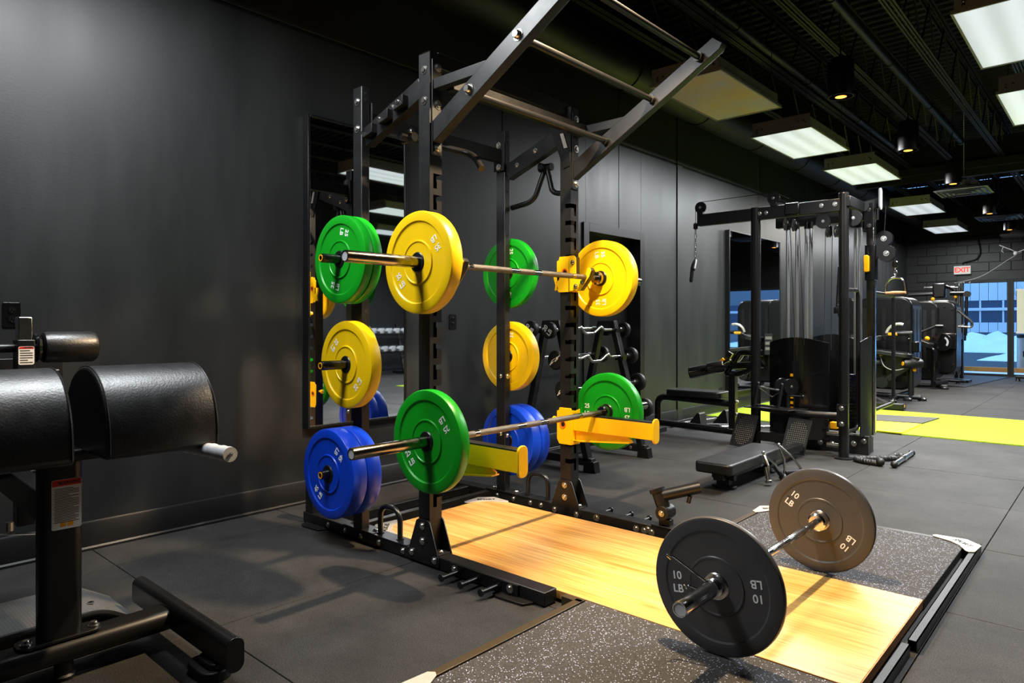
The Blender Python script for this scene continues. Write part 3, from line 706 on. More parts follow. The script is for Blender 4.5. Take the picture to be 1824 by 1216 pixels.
# ------------------------------------------------------------------ barbells
def barbell(x, z, ym, half, sl, label, chrome, inner=.655):
    e = thing('barbell', label, 'barbell', (x, ym, z))
    ms, mk_ = (M['chrome'], M['chrome_r']) if chrome else (M['darkchrome'], M['knurl'])
    q = MB(); q.tube([(x, ym-inner, z), (x, ym+inner, z)], .0142, 18); sh = mk(q, 'shaft', ms, e)
    for a, b in ((-.60*inner/.655, -.42*inner/.655), (-.39*inner/.655, -.12), (-.06, .06), (.12, .39*inner/.655), (.42*inner/.655, .60*inner/.655)):
        q = MB(); q.lathe([(.0142, a), (.0148, a+.002), (.0148, b-.002), (.0142, b)], (x, ym, z), (0, 1, 0), 18); mk(q, 'knurled_grip', M['chrome_r'] if chrome else M['knurl'], sh)
    for s in (-1, 1):
        q = MB(); q.lathe([(.0148, inner-.034), (.030, inner-.034), (.038, inner-.028), (.038, inner-.008), (.030, inner), (.0255, inner)], (x, ym, z), (0, s, 0), 28); mk(q, 'collar', ms, e)
        q = MB(); q.lathe([(.0255, inner), (.025, half-.006), (.0235, half), (.020, half), (.020, half-.004), (0.0001, half-.004)], (x, ym, z), (0, s, 0), 28); sv = mk(q, 'sleeve', ms, e)
        q = MB(); q.lathe([(.019, half-.004), (.019, half-.002), (0.0001, half-.002)], (x, ym, z), (0, s, 0), 24); mk(q, 'end_cap', M['capgrey'], sv)
    return e
barbell(BX1, BZ1, 2.666, 1.10, .42, 'barbell with two yellow plates lying in the yellow hooks of the rack', False)
barbell(BX2, BZ2, 2.666, 1.10, .42, 'dark barbell with two green plates resting on the yellow safety arms', False)
barbell(BX3, BZ3, 2.634, .765, .27, 'short chrome barbell with two 10 lb plates on the wooden platform', True, inner=.489)
# spring collars of the platform barbell
for y, lab, s in ((2.090, 'wire spring collar on the near sleeve of the platform barbell', -1), (3.176, 'wire spring collar behind the far brown 10 lb plate', 1)):
    q = MB(); pts = []
    for k in range(0, 61):
        a = 2*PI*k/24; pts.append((BX3+.0285*math.cos(a+2.2), y-.011+.022*k/60, BZ3+.0285*math.sin(a+2.2)))
    q.tube(pts, .0036, 6); e = pts[0], pts[-1]
    o = mk(q, 'spring_collar', M['chrome']); tag(o, lab, 'collar')
    q = MB(); 
    for (px, py, pz), (dx, dz, w) in zip(e, ((-.115, .060, -.012), (-.10, .012, .012))):
        q.tube(path([(px, py, pz), (px+dx, py-.01, pz+dz), (px+dx*1.12, py-.03, pz+dz+.006), (px+dx*.95, py-.032, pz+dz-.004)], .008, 4), .0036, 6)
    mk(q, 'squeeze_handle', M['chrome'], o)

# ------------------------------------------------------------------ yellow hooks and safety arms
def hook(y0, y1, s, z, label):
    """s: side (+1 inner face towards +Y) of the cheek that carries the bar"""
    e = thing('bar_hook', label, 'hook', (X1, (y0+y1)/2, z), 'yellow bar hooks on the rack')
    q = MB(); t = .006
    fy = (y1+.002) if s > 0 else (y0-.002-t)                # cheek on the inner side
    q.prism([(1.352, z-.085), (1.365, z-.105), (1.468, z-.105), (1.47, z+.105), (1.372, z+.105), (1.366, z+.085), (1.352, z+.08)], (0, fy, 0), (1, 0, 0), (0, 0, 1), (0, t, 0))
    q.box2((1.452, min(fy, (y0 if s > 0 else fy)), z-.105), (1.459, max(fy+t, (y1 if s < 0 else fy+t)), z+.105))
    mk(q, 'bracket', M['ypaint'], e, bev=.0015)
    yc = fy+t/2
    arm = [(1.46, z-.10), (1.535, z-.10), (1.60, z-.022), (1.612, z+.012), (1.60, z+.028), (1.585, z+.026), (1.575, z-.01), (1.555, z-.030), (1.535, z-.028), (1.505, z-.005), (1.505, z+.09), (1.49, z+.105), (1.46, z+.105)]
    cx, cz = 1.52, z
    for k, (dy, tt, m) in enumerate(((-.020, .006, 'ypaint'), (-.014, .028, 'liner'), (.014, .006, 'ypaint'))):
        poly = arm if m == 'ypaint' else [(cx+(x-cx)*1.02+.004, cz+(zz-cz)*1.0) for x, zz in arm]
        q = MB(); q.prism(poly, (0, yc+dy, 0), (1, 0, 0), (0, 0, 1), (0, tt, 0)); mk(q, 'cheek_plate' if m == 'ypaint' else 'liner', M[m], e, bev=.001)
    bolts([(1.483, yc-.020, z+.065), (1.505, yc-.020, z-.075), (1.552, yc-.020, z-.052)], (0, -1, 0), e, r=.011)
    bolts([(1.552, yc+.020, z-.052)], (0, 1, 0), e, r=.011)
    q = MB(); q.lathe([(.014, 0), (.019, .003), (.022, .003), (.022, -.001)], (1.412, fy if s < 0 else fy+t, z+.012), (0, s, 0), 20); mk(q, 'pin_ring', M['orange'], e)
    q = MB(); q.lathe([(.013, 0), (.013, .0012)], (1.412, fy if s < 0 else fy+t, z+.012), (0, s, 0), 16); mk(q, 'pin', M['void'], e)
    q = MB(); q.prism([(1.325, z+.015), (1.372, z+.018), (1.372, z-.03), (1.345, z-.045), (1.365, z-.085), (1.335, z-.095), (1.34, z-.06), (1.328, z-.02)], (0, fy, 0), (1, 0, 0), (0, 0, 1), (0, t*2, 0)); mk(q, 'pull_tab', M['ypaint'], e, bev=.001)
hook(YN0, YN1, 1, BZ1+.006, 'yellow hook on the near upright, mostly hidden by the yellow plate')
hook(YF0, YF1, -1, BZ1+.024, 'yellow hook plate on the far upright holding the barbell')
def safety(y0, y1, s, z, label):
    e = thing('safety_arm', label, 'safety arm', (X1, (y0+y1)/2, z), 'yellow safety arms on the rack')
    t = .006; fy = (y1+.002) if s > 0 else (y0-.002-t); yc = (y0+y1)/2
    q = MB(); zt, zb = z+.02, z-.195
    q.prism([(1.352, zb+.03), (1.362, zb+.012), (1.37, zb), (1.459, zb), (1.459, zt), (1.372, zt), (1.366, zt-.018), (1.352, zt-.02)], (0, fy, 0), (1, 0, 0), (0, 0, 1), (0, t, 0))
    q.prism([(y0-.006, zb), (y1+.006, zb), (y1+.006, zt-.01), (yc, zt-.018), (y0-.006, zt-.01)], (1.4525, 0, 0), (0, 1, 0), (0, 0, 1), (.0065, 0, 0)); mk(q, 'bracket', M['ypaint'], e, bev=.002)
    q = MB(); top = BZ2-.0145-.006
    q.box2((1.459, yc-.026, top-.092), (1.985, yc+.026, top)); mk(q, 'arm_beam', M['ypaint'], e, bev=.003)
    q = MB(); q.box2((1.459, yc-.027, top), (1.985, yc+.027, top+.006)); mk(q, 'top_liner', M['liner'], e, bev=.001)
    q = MB(); q.prism([(1.459, zb+.02), (1.459, top-.09), (1.80, top-.09), (1.845, top-.11), (1.835, top-.128)], (0, yc-.004, 0), (1, 0, 0), (0, 0, 1), (0, .008, 0))
    q.box2((1.459, yc-.024, zb+.018), (1.50, yc+.024, zb+.026)); q.prism([(1.459, zb+.018), (1.835, top-.128), (1.84, top-.12), (1.459, zb+.026)], (0, yc-.024, 0), (1, 0, 0), (0, 0, 1), (0, .048, 0)); mk(q, 'brace', M['ypaint'], e, bev=.001)
    q = MB(); q.prism([(yc+a, top-.045+b) for a, b in rrect(.062, .135, .028)], (1.985, 0, .0), (0, 1, 0), (0, 0, 1), (.012, 0, 0)); mk(q, 'end_stop', M['ypaint'], e, bev=.003)
    hx, hz = 1.398, z-.078; yy = fy+t if s > 0 else fy
    q = MB(); q.lathe([(.014, 0), (.019, .003), (.022, .003), (.022, -.001)], (hx, yy, hz), (0, s, 0), 20); mk(q, 'pin_ring', M['orange'], e)
    q = MB(); q.lathe([(.013, 0), (.013, .0012)], (hx, yy, hz), (0, s, 0), 16); mk(q, 'pin', M['void'], e)
    q = MB(); q.lathe([(.008, 0), (.008, .03), (.016, .034), (.018, .048), (.010, .056), (.0001, .056)], (1.352, yc+.012*s, hz+.02), (-1, 0, 0), 14); mk(q, 'pull_pin', M['ypaint'], e)
safety(YN0, YN1, 1, .608, 'yellow safety arm on the near upright, greenish in the shade of the green plate')
safety(YF0, YF1, -1, .620, 'bright yellow safety arm on the far upright, fully in view')

# ------------------------------------------------------------------ mirrors and wall outlets
def mirror(name, y0, y1, z0, z1, label):
    e = thing(name, label, 'mirror', (0, (y0+y1)/2, z0))
    q = MB(); q.box2((.002, y0+.01, z0+.01), (.052, y1-.01, z1-.01)); mk(q, 'glass', M['mirror'], e, smooth=False)
    q = MB(); t = .016; d = .060
    for a, b in (((.001, y0, z0), (d, y0+t, z1)), ((.001, y1-t, z0), (d, y1, z1)), ((.001, y0+t, z0), (d, y1-t, z0+t)), ((.001, y0+t, z1-t), (d, y1-t, z1))): q.box2(a, b)
    mk(q, 'mirror_frame', M['steel2'], e, bev=.002); return e
mirror('wall_mirror', 2.325, 3.115, .475, 2.455, 'tall black framed wall mirror behind the plate storage of the rack')
mirror('wall_mirror', 8.44, 10.2, .24, 2.36, 'far wall mirror behind the cable station reflecting the blue windows')
def outlet(y, z, lab, m='plastic'):
    e = thing('wall_outlet', lab, 'outlet', (0, y, z))
    q = MB(); q.prism([(y+a, z+b) for a, b in rrect(.072, .117, .008)], (.0005, 0, 0), (0, 1, 0), (0, 0, 1), (.006, 0, 0)); mk(q, 'cover_plate', M[m], e, bev=.0015)
    for dz in (.021, -.021):
        q = MB(); q.lathe([(.0165, .0065), (.0165, .009), (.015, .0095), (.0001, .0095)], (0, y, z+dz), (1, 0, 0), 20); s = mk(q, 'socket', M['gloss'], e)
        q = MB()
        for a, b in ((-.006, .004), (.006, .004)): q.box2((.0095, y+a-.0012, z+dz+b-.004), (.0098, y+a+.0012, z+dz+b+.004))
        q.lathe([(.0028, .0095), (.0028, .0099), (.0001, .0099)], (0, y, z+dz-.007), (1, 0, 0), 10); mk(q, 'socket_slots', M['void'], s)
outlet(3.615, 1.152, 'black wall outlet between the rack uprights at chest height')
outlet(.806, 1.175, 'black wall outlet at the left edge above the padded rollers', 'gloss')
outlet(8.30, .265, 'pale low wall outlet near the far mirror', 'plastic')

# ------------------------------------------------------------------ back extension machine, left foreground
g = thing('back_extension_machine', 'black padded glute ham machine with two rounded thigh pads at the left edge', 'exercise machine', (1.33, .65, 0))
G2 = M['steel2']
def oval(w, h, n=10): return rrect(w, h, min(w, h)/2-.0005, n)
q = MB(); q.prism([(1.33+a, .092+b) for a, b in oval(.115, .075)], (0, -.1, 0), (1, 0, 0), (0, 0, 1), (0, 1.085, 0)); mk(q, 'base_beam', G2, g)
q = MB(); q.prism([(1.005+a, .100+b) for a, b in oval(.056, .105)], (1.02, 0, 0), (0, 1, 0), (0, 0, 1), (.775, 0, 0)); tf = mk(q, 'cross_foot', G2, g)
q = MB(); q.prism([(1.005+a, .100+b) for a, b in oval(.060, .109)], (1.795, 0, 0), (0, 1, 0), (0, 0, 1), (.012, 0, 0)); mk(q, 'end_cap', M['plastic'], tf, bev=.002)
q = MB(); q.prism([(1.66+a, .99+b) for a, b in rrect(.165, .10, .045, 8)], (0, 0, 0), (1, 0, 0), (0, 1, 0), (0, 0, .034)); q.prism([(1.67+a, .995+b) for a, b in rrect(.12, .062, .03, 8)], (0, 0, .034), (1, 0, 0), (0, 1, 0), (0, 0, .02)); mk(q, 'rubber_foot', M['foam'], g, bev=.004)
q = MB(); q.lathe([(.031, 0), (.034, .012), (.027, .018), (.027, .06)], (1.34, .665, 0), (0, 0, 1), 24); mk(q, 'rubber_foot', M['foam'], g)
q = MB(); q.prism([(1.33+a, .655+b) for a, b in rrect(.085, .235, .03, 8)], (0, 0, .129), (1, 0, 0), (0, 1, 0), (0, 0, .009)); mk(q, 'post_flange', G2, g, bev=.001)
bolts([(1.335, .565, .138), (1.335, .752, .138)], (0, 0, 1), g, r=.013, h=.014)
q = MB(); q.prism([(1.33+a, .655+b) for a, b in oval(.062, .125)], (0, 0, .136), (1, 0, 0), (0, 1, 0), (0, 0, .57)); mk(q, 'post', G2, g)
# warning label on the post
def label_card(yc, zc, w, h, x, parent, title, lines, stamp=False):
    q = MB(); q.prism([(yc+a, zc+b) for a, b in rrect(w, h, .006)], (x, 0, 0), (0, 1, 0), (0, 0, 1), (.0006, 0, 0)); c = mk(q, 'warning_label', M['white'], parent)
    hh = h*.13; q = MB(); q.prism([(yc-w/2+.001, zc+h/2-hh), (yc+w/2-.001, zc+h/2-hh), (yc+w/2-.001, zc+h/2-.005), (yc+w/2-.005, zc+h/2-.001), (yc-w/2+.005, zc+h/2-.001), (yc-w/2+.001, zc+h/2-.005)], (x+.0006, 0, 0), (0, 1, 0), (0, 0, 1), (.0003, 0, 0)); mk(q, 'red_header', M['red'], c)
    text(title, hh*.62, (x+.001, yc+.006, zc+h/2-hh*.52), (0, 1, 0), (0, 0, 1), c, M['ink'], bold=.0006, depth=.0001)
    q = MB(); q.add([(x+.001, yc-w*.24, zc+h/2-hh*.8), (x+.001, yc-w*.16, zc+h/2-hh*.8), (x+.001, yc-w*.20, zc+h/2-hh*.25)], [(0, 1, 2)])
    top = zc+h/2-hh-h*.04; n = lines; st = (h*(.70 if stamp else .78))/n
    rnd = random.Random(3)
    for k in range(n):
        z = top-st*(k+.5); L = w*(.82 if rnd.random() > .3 else .5+.25*rnd.random())
        q.box2((x+.0006, yc-w*.41, z-st*.20), (x+.0009, yc-w*.41+L, z+st*.20))
        if k % 3 == 0 and n > 8: q.box2((x+.0006, yc-w*.46, z-st*.2), (x+.0009, yc-w*.44, z+st*.2))
    mk(q, 'fine_print', M['ink'], c)
    if stamp:
        for s in (-1, 1):
            q = MB(); q.box2((x+.0006, yc+s*.002, zc-h/2+.008), (x+.001, yc+s*.018, zc-h/2+.022)); mk(q, 'book_mark', M['amber'], c)
label_card(.668, .560, .083, .158, 1.3612, g, 'WARNING', 22, True)
# pad carrier and cross tube
q = MB(); q.prism([(1.33+a, .712+b) for a, b in rrect(.10, .04, .012)], (0, .15, 0), (1, 0, 0), (0, 0, 1), (0, .88, 0)); mk(q, 'pad_carrier', G2, g, bev=.002)
def dpad(y0, y1):
    n = 22; pts = []
    for k in range(n+1):
        a = PI*k/n; pts.append((1.40-.215*math.cos(a)*(1 if a > PI/2 else .98), .735+.262*math.sin(a)**.80))
    pts = [(x, z) for x, z in pts]+[(1.60, .722), (1.20, .722)]
    q = MB(); q.prism(pts, (0, y0, 0), (1, 0, 0), (0, 0, 1), (0, y1-y0, 0)); p = mk(q, 'thigh_pad', M['leather'], g, bev=.012, seg=3, ang=50)
    for yy in (y0+.008, y1-.008):
        q = MB(); q.tube([(x+(x-1.40)*.006, yy, z+.0012) for x, z in pts[:n+1]], .0022, 6); mk(q, 'seam_piping', M['leather'], p)
dpad(.705, 1.045); dpad(.28, .622)
# grey grip handles reaching out past the pads
for y in (1.005, .20):
    q = MB(); q.tube(path([(1.20, y-.06, .70), (1.30, y, .70), (1.46, y, .713)], .05), .015, 12); mk(q, 'handle_arm', G2, g)
    pr = [(.0165, 0), (.0225, .004)]
    for k in range(5): pr += [(.0225, .012+k*.066), (.0245, .018+k*.066), (.0245, .024+k*.066), (.0225, .030+k*.066)]
    pr += [(.0245, .325), (.0235, .338), (.0001, .338)]
    q = MB(); q.lathe(pr, (1.435, y, .711), (1, 0, .03), 24); h = mk(q, 'hand_grip', M['greygrip'], g); bolts([(1.7745, y, .7215)], (1, 0, .03), h, r=.005, h=.004)
# ankle rollers, their post and toe plate
for y0, y1 in ((.715, .905), (.36, .55)):
    q = MB(); q.lathe([(.02, 0), (.046, .002), (.056, .010), (.059, .024), (.059, y1-y0-.02), (.052, y1-y0-.006), (.03, y1-y0), (.0001, y1-y0)], (.86, y0, 1.045), (0, 1, 0), 32); r = mk(q, 'ankle_roller', M['leather'], g, bev=.003)
    q = MB(); q.lathe([(.050, -.02), (.054, -.012), (.050, -.003)], (.86, y0, 1.045), (0, 1, 0), 24); mk(q, 'end_disc', M['gloss'], r)
q = MB(); q.tube([(.86, .38, 1.045), (.86, .88, 1.045)], .016, 12); mk(q, 'roller_axle', G2, g)
q = MB(); q.box2((.84, .635, .40), (.905, .69, 1.075)); mk(q, 'adjust_post', G2, g, bev=.003)
q = MB(); q.box2((.848, .640, 1.07), (.897, .684, 1.158)); mk(q, 'inner_slide', M['chrome_r'], g, bev=.004)
label_card(.6625, 1.018, .048, .066, .9055, g, 'WARNING', 6)
q = MB(); q.box2((.70, .42, .62), (.708, .83, 1.0)); tp = mk(q, 'toe_plate', G2, g, bev=.002)
for z in (.95, .925, .90, .875):
    q = MB(); q.box2((.708, .765, z-.002), (.7088, .815, z+.002)); mk(q, 'toe_slot', M['greygrip'], tp)
q = MB(); q.prism([(.62, .50), (.79, .50), (.79, .78), (.62, .78)], (0, 0, .56), (1, 0, 0), (0, 1, 0), (0, 0, .03)); q.bar((.72, .66, .59), (.90, .66, .55), .07, .10); mk(q, 'slide_carriage', G2, g, bev=.006)
q = MB(); q.tube([(.80, .60, .60), (.80, .60, .70)], .013, 12); mk(q, 'chrome_rod', M['chrome'], g)
q = MB(); q.bar((.30, .62, .60), (1.32, .66, .52), .06, .10); mk(q, 'slide_rail', G2, g, bev=.004)
q = MB(); q.prism([(.98+a, .50+b) for a, b in oval(.062, .12)], (0, 0, .06), (1, 0, 0), (0, 1, 0), (0, 0, .5)); q.box2((.92, .38, .03), (1.04, .60, .065)); mk(q, 'rear_post', G2, g, bev=.002)
q = MB(); q.tube(path([(.93, .52, .40), (.98, .60, .40), (.98, .70, .38)], .03), .004, 6); q.lathe([(.012, 0), (.012, .03)], (.97, .60, .41), (0, 0, 1), 10); mk(q, 'pop_pin', M['bolt'], g)
# tread plate foot platform, bent down at its end
pp = path([(.0, .10, .108), (.0, .84, .108), (.0, .965, .03)], .05, 8)
n = len(pp); vs = []
for p in pp: vs += [(.80, p.y, p.z), (1.13, p.y, p.z), (1.13, p.y, p.z-.004), (.80, p.y, p.z-.004)]
fs = []
for i in range(n-1):
    for j in range(4): fs.append((i*4+j, i*4+(j+1) % 4, (i+1)*4+(j+1) % 4, (i+1)*4+j))
fs += [(0, 1, 2, 3), tuple((n-1)*4+j for j in range(4))]
q = MB(); q.add(vs, fs); fp = mk(q, 'foot_platform', M['tread'], g)
q = MB(); q.tube([(1.132, p.y, p.z-.006) for p in pp], .010, 8); mk(q, 'platform_edge', G2, fp)
bolts([(1.04, .83, .108)], (0, 0, 1), fp, r=.008, h=.003)

# ------------------------------------------------------------------ barbell stand with fixed barbells
st = thing('barbell_stand', 'black A-frame stand holding fixed barbells in front of the black door', 'stand', (.5, 4.67, 0))
YA, YB = 4.30, 5.08
for y in (YA, YB):
    q = MB(); q.bar((.50, y, 1.16), (.80, y, .05), .05, .06, (0, 1, 0)); q.bar((.38, y, 1.16), (.12, y, .05), .05, .06, (0, 1, 0)); q.box2((.36, y-.025, 1.10), (.52, y+.025, 1.165)); mk(q, 'a_frame', G2, st, bev=.003)
    q = MB(); q.box2((.10, y-.03, .045), (.84, y+.03, .105)); mk(q, 'base_bar', G2, st, bev=.003)
    for x in (.82, .12):
        q = MB(); t = .006
        q.prism([(x-.055, 0), (x+.06, 0), (x+.045, .085), (x-.045, .085)], (0, y-.036, 0), (1, 0, 0), (0, 0, 1), (0, .072, 0)); mk(q, 'rubber_foot', M['plastic'], st, bev=.003)
    bolts([(.60, y-.03, .075), (.70, y-.03, .075)], (0, -1, 0), st, r=.012)
q = MB(); q.box2((.30, YA, .055), (.35, YB, .10)); mk(q, 'stretcher', G2, st, bev=.003)
def fixed_bar(x, z, lb, curl, lab, R, shift=0.0, grp=None):
    e = thing('fixed_barbell', lab, 'barbell', (x, 4.69, z), grp)
    y0, y1 = 4.135+shift, 5.245+shift
    q = MB(); ym = (y0+y1)/2
    if curl:
        q.tube(path([(x, y0+.05, z), (x, ym-.22, z), (x+.02, ym-.14, z+.028), (x, ym-.06, z-.03), (x, ym+.06, z-.03), (x+.02, ym+.14, z+.028), (x, ym+.22, z), (x, y1-.05, z)], .03, 5), .014, 14)
    else: q.tube([(x, y0+.05, z), (x, y1-.05, z)], .014, 14)
    mk(q, 'bar', M['chrome'], e)
    for yy, s in ((y0, -1), (y1, 1)):
        q = MB(); w = .052; q.lathe([(.0001, -w), (.03, -w), (.032, -w-.02), (.0001, -w-.02)], (x, yy, z), (0, s, 0), 20)
        q.lathe([(.0001, -w), (R-.012, -w), (R, -w+.012), (R, -.010), (R-.010, 0), (.0001, 0)], (x, yy, z), (0, s, 0), 36); hd = mk(q, 'weight_head', M['foam'], e)
        q = MB(); q.lathe([(.024, -w-.05), (.026, -w), (.03, -w)], (x, yy, z), (0, s, 0), 16); mk(q, 'end_collar', M['chrome_r'], hd)
        text(lb+'\nLB', .050, (x, yy+s*.0008, z), (.62*(-s), 0, .78) if lb == '20' else (-s*-.5, 0, -.86), (-.78 if lb == '20' else .86, 0, .62*(-s) if lb == '20' else .5) if s < 0 else (0, 0, 1), hd, M['white'], bold=.0014, line=1.06) if s < 0 else None
    # saddles
    for y in (YA, YB):
        q = MB(); q.prism([(-.05, -.035), (.03, -.035), (.038, .012), (.026, .012), (.02, -.015), (-.02, -.015), (-.035, .02), (-.05, .02)], (x, y-.03, z), (1, 0, 0), (0, 0, 1), (0, .06, 0)); mk(q, 'saddle', G2, st)
fixed_bar(.520, 1.085, '20', True, 'fixed curl barbell with round 20 lb heads, top of the front side of the stand', .066)
fixed_bar(.335, 1.095, '20', False, 'fixed 20 lb barbell at the top of the rear side of the stand', .066)
fixed_bar(.590, .855, '30', True, 'fixed curl barbell marked 30, second from the top on the stand', .074, 0, None)
fixed_bar(.665, .625, '40', True, 'fixed curl barbell third from the top, partly behind the green plate', .078)
fixed_bar(.735, .405, '50', False, 'lowest fixed barbell on the front of the stand, beside the yellow stop', .082)
fixed_bar(.285, .86, '30', False, 'fixed barbell on the rear side of the stand, second from the top', .074)

# ------------------------------------------------------------------ cable station
cs = thing('cable_station', 'large black multi cable station with chrome guide rods and weight stacks', 'cable machine', (1.8, 6.4, 0))
CY = 6.15
q = MB(); q.tube([(2.10, CY, .0), (2.10, CY, 2.235)], .040, 20); q.lathe([(.075, 0), (.075, .01), (.045, .016)], (2.10, CY, 0), (0, 0, 1), 24); q.lathe([(.041, 2.232), (.036, 2.242), (.0001, 2.243)], (2.10, CY, 0), (0, 0, 1), 20); mk(q, 'front_post', G2, cs)
q = MB(); q.prism([(1.345+a, CY+b) for a, b in rrect(.075, .075, .02)], (0, 0, .0), (1, 0, 0), (0, 1, 0), (0, 0, 2.20)); mk(q, 'side_post', G2, cs)
q = MB(); q.box2((.775, CY-.032, 2.085), (2.10, CY+.032, 2.195)); mk(q, 'top_beam', G2, cs, bev=.006)
q = MB(); q.box2((1.62, CY-.06, 2.09), (1.75, CY+.05, 2.20)); mk(q, 'beam_bracket', M['plastic'], cs, bev=.014)
bolts([(1.395, CY-.032, 2.14), (1.455, CY-.032, 2.14), (1.93, CY-.032, 2.15), (2.04, CY-.032, 2.15)], (0, -1, 0), cs, r=.014)
q = MB(); q.box2((1.345, 6.62, 2.06), (2.24, 6.68, 2.16)); mk(q, 'rear_beam', G2, cs, bev=.006)
q = MB(); q.box2((2.10, CY-.03, 2.12), (2.16, 6.72, 2.21)); q.bar((2.12, 6.55, 2.165), (2.27, 6.62, 2.20), .05, .09); mk(q, 'side_beam', G2, cs, bev=.006)
q = MB(); q.prism([(6.56+a, 2.225+b) for a, b in rrect(.075, .19, .037, 8)], (2.275, 0, 0), (0, 1, 0), (0, 0, 1), (.012, 0, 0)); q.prism([(6.56+a, 2.225+b) for a, b in rrect(.03, .12, .014, 6)], (2.287, 0, 0), (0, 1, 0), (0, 0, 1), (.0012, 0, 0)); mk(q, 'end_cap', M['greygrip'], cs)
def pulley(c, axis, r=.052, w=.022, m='plastic', name='pulley', par=None):
    q = MB(); q.lathe([(.0001, -w/2), (r, -w/2), (r-.006, -w*.12), (r-.006, w*.12), (r, w/2), (.0001, w/2)], c, axis, 28); p = mk(q, name, M[m], par or cs)
    bolts([V(c)+V(axis)*(w/2)], axis, p, r=.010, h=.008); bolts([V(c)-V(axis)*(w/2)], [-a for a in axis], p, r=.010, h=.008); return p
pulley((.80, CY, 2.265), (0, 1, 0), .055); pulley((1.51, CY, 2.268), (0, 1, 0), .055)
pulley((1.628, CY-.02, 2.02), (.8, .6, 0), .056); pulley((1.701, CY-.02, 2.005), (.8, .6, 0), .056)
pulley((1.83, 6.64, 1.99), (.8, .6, 0), .056); pulley((1.90, 6.64, 1.985), (.8, .6, 0), .056)
pulley((1.93, CY+.02, 2.02), (0, 1, 0), .062); pulley((2.16, CY+.06, 2.03), (0, 1, 0), .068)
for x in (.80, 1.51):
    q = MB(); q.box2((x-.03, CY-.02, 2.19), (x+.03, CY+.02, 2.23)); q.box2((x-.012, CY+.014, 2.2), (x+.012, CY+.02, 2.27)); mk(q, 'pulley_mount', G2, cs, bev=.002)
q = MB(); q.tube([(.80, CY, 2.318), (1.51, CY, 2.321), (1.66, CY-.02, 2.24)], .003, 6); q.tube([(.747, CY, 2.265), (.747, CY, 2.12)], .003, 6)
for x in (1.662, 1.74): q.tube([(x, CY-.02, 2.0), (x, CY+.1, .95)], .003, 6)
for x in (1.80, 1.86): q.tube([(x, 6.64, 1.99), (x, 6.60, .9)], .003, 6)
q.tube([(2.318, 6.58, 2.16), (2.305, 6.58, 1.9)], .003, 6)
mk(q, 'cable', M['void'], cs)
q = MB()
q.lathe([(.018, 0), (.022, .01), (.022, .05), (.012, .06)], (.747, CY, 2.06), (0, 0, 1), 14); mk(q, 'cable_stop', M['plastic'], cs)
# weight stacks: chrome guide rods, plates, shrouds
for (xa, xb, yy) in ((1.50, 1.585, 6.52), (1.66, 1.70, 6.55), (2.02, 2.06, 6.78)):
    for x in (xa, xb):
        q = MB(); q.tube([(x, yy, .22), (x, yy, 2.06)], .0165, 14); mk(q, 'guide_rod', M['rod'], cs)
        q = MB(); q.lathe([(.02, 0), (.02, .06)], (x, yy, 2.02), (0, 0, 1), 12); mk(q, 'rod_socket', M['plastic'], cs)
for (xa, xb, ya, yb, n) in ((1.44, 1.72, 6.50, 6.62, 20), (1.92, 2.10, 6.72, 6.86, 16)):
    w0 = None
    for k in range(n):
        if w0 is None:
            q = MB(); q.box2((0, 0, 0), (xb-xa, yb-ya, .026)); w0 = mk(q, 'weight_plate', M['gloss'], cs, local=True, bev=.003, seg=1); o = w0
        else: o = w0.copy(); COL.objects.link(o)
        o.location = V(xa, ya, .20+k*.030)-wloc(cs)
def shroud(x0, x1, yc, z0, z1, bow, m, name='weight_shroud', ax=0):
    n = 14; pts = []
    q = MB(); vs = []
    for i in range(n+1):
        t = i/n; x = x0+(x1-x0)*t; y = yc-bow*math.sin(PI*t); zt = z1-.05+.05*math.sin(PI*t)
        a, b = ((x, y), (x, y+.008)) if ax == 0 else ((y, x), (y-.008, x))
        vs += [(a[0], a[1], z0), (a[0], a[1], zt), (b[0], b[1], zt), (b[0], b[1], z0)]
    fs = []
    for i in range(n):
        for j in range(4): fs.append((i*4+j, i*4+(j+1) % 4, (i+1)*4+(j+1) % 4, (i+1)*4+j))
    fs += [(0, 1, 2, 3), tuple(n*4+j for j in range(4))]
    q.add(vs, fs); return mk(q, name, M[m], cs)
sh = shroud(1.375, 1.905, 6.40, .10, 1.015, .09, 'gloss')
q = MB(); q.prism([(a, .70+b) for a, b in rrect(.05, .20, .024, 6)], (1.64, 6.307, 0), (1, 0, 0), (0, 0, 1), (0, .003, 0)); mk(q, 'slot_insert', M['plastic'], sh)
q = MB(); q.box2((1.632, 6.304, .10), (1.634, 6.312, 1.01)); mk(q, 'panel_joint', M['void'], sh)
shroud(1.55, 2.0, 6.86, .12, 1.04, -.05, 'gloss')
shroud(6.40, 6.72, 2.165, .16, 1.03, -.05, 'steel2', ax=1)
q = MB()
for z in range(9): q.box2((1.60, 6.305, .26+z*.05), (1.625, 6.308, .285+z*.05))
mk(q, 'weight_numbers', M['amber'], cs)['kind'] = 'stuff'
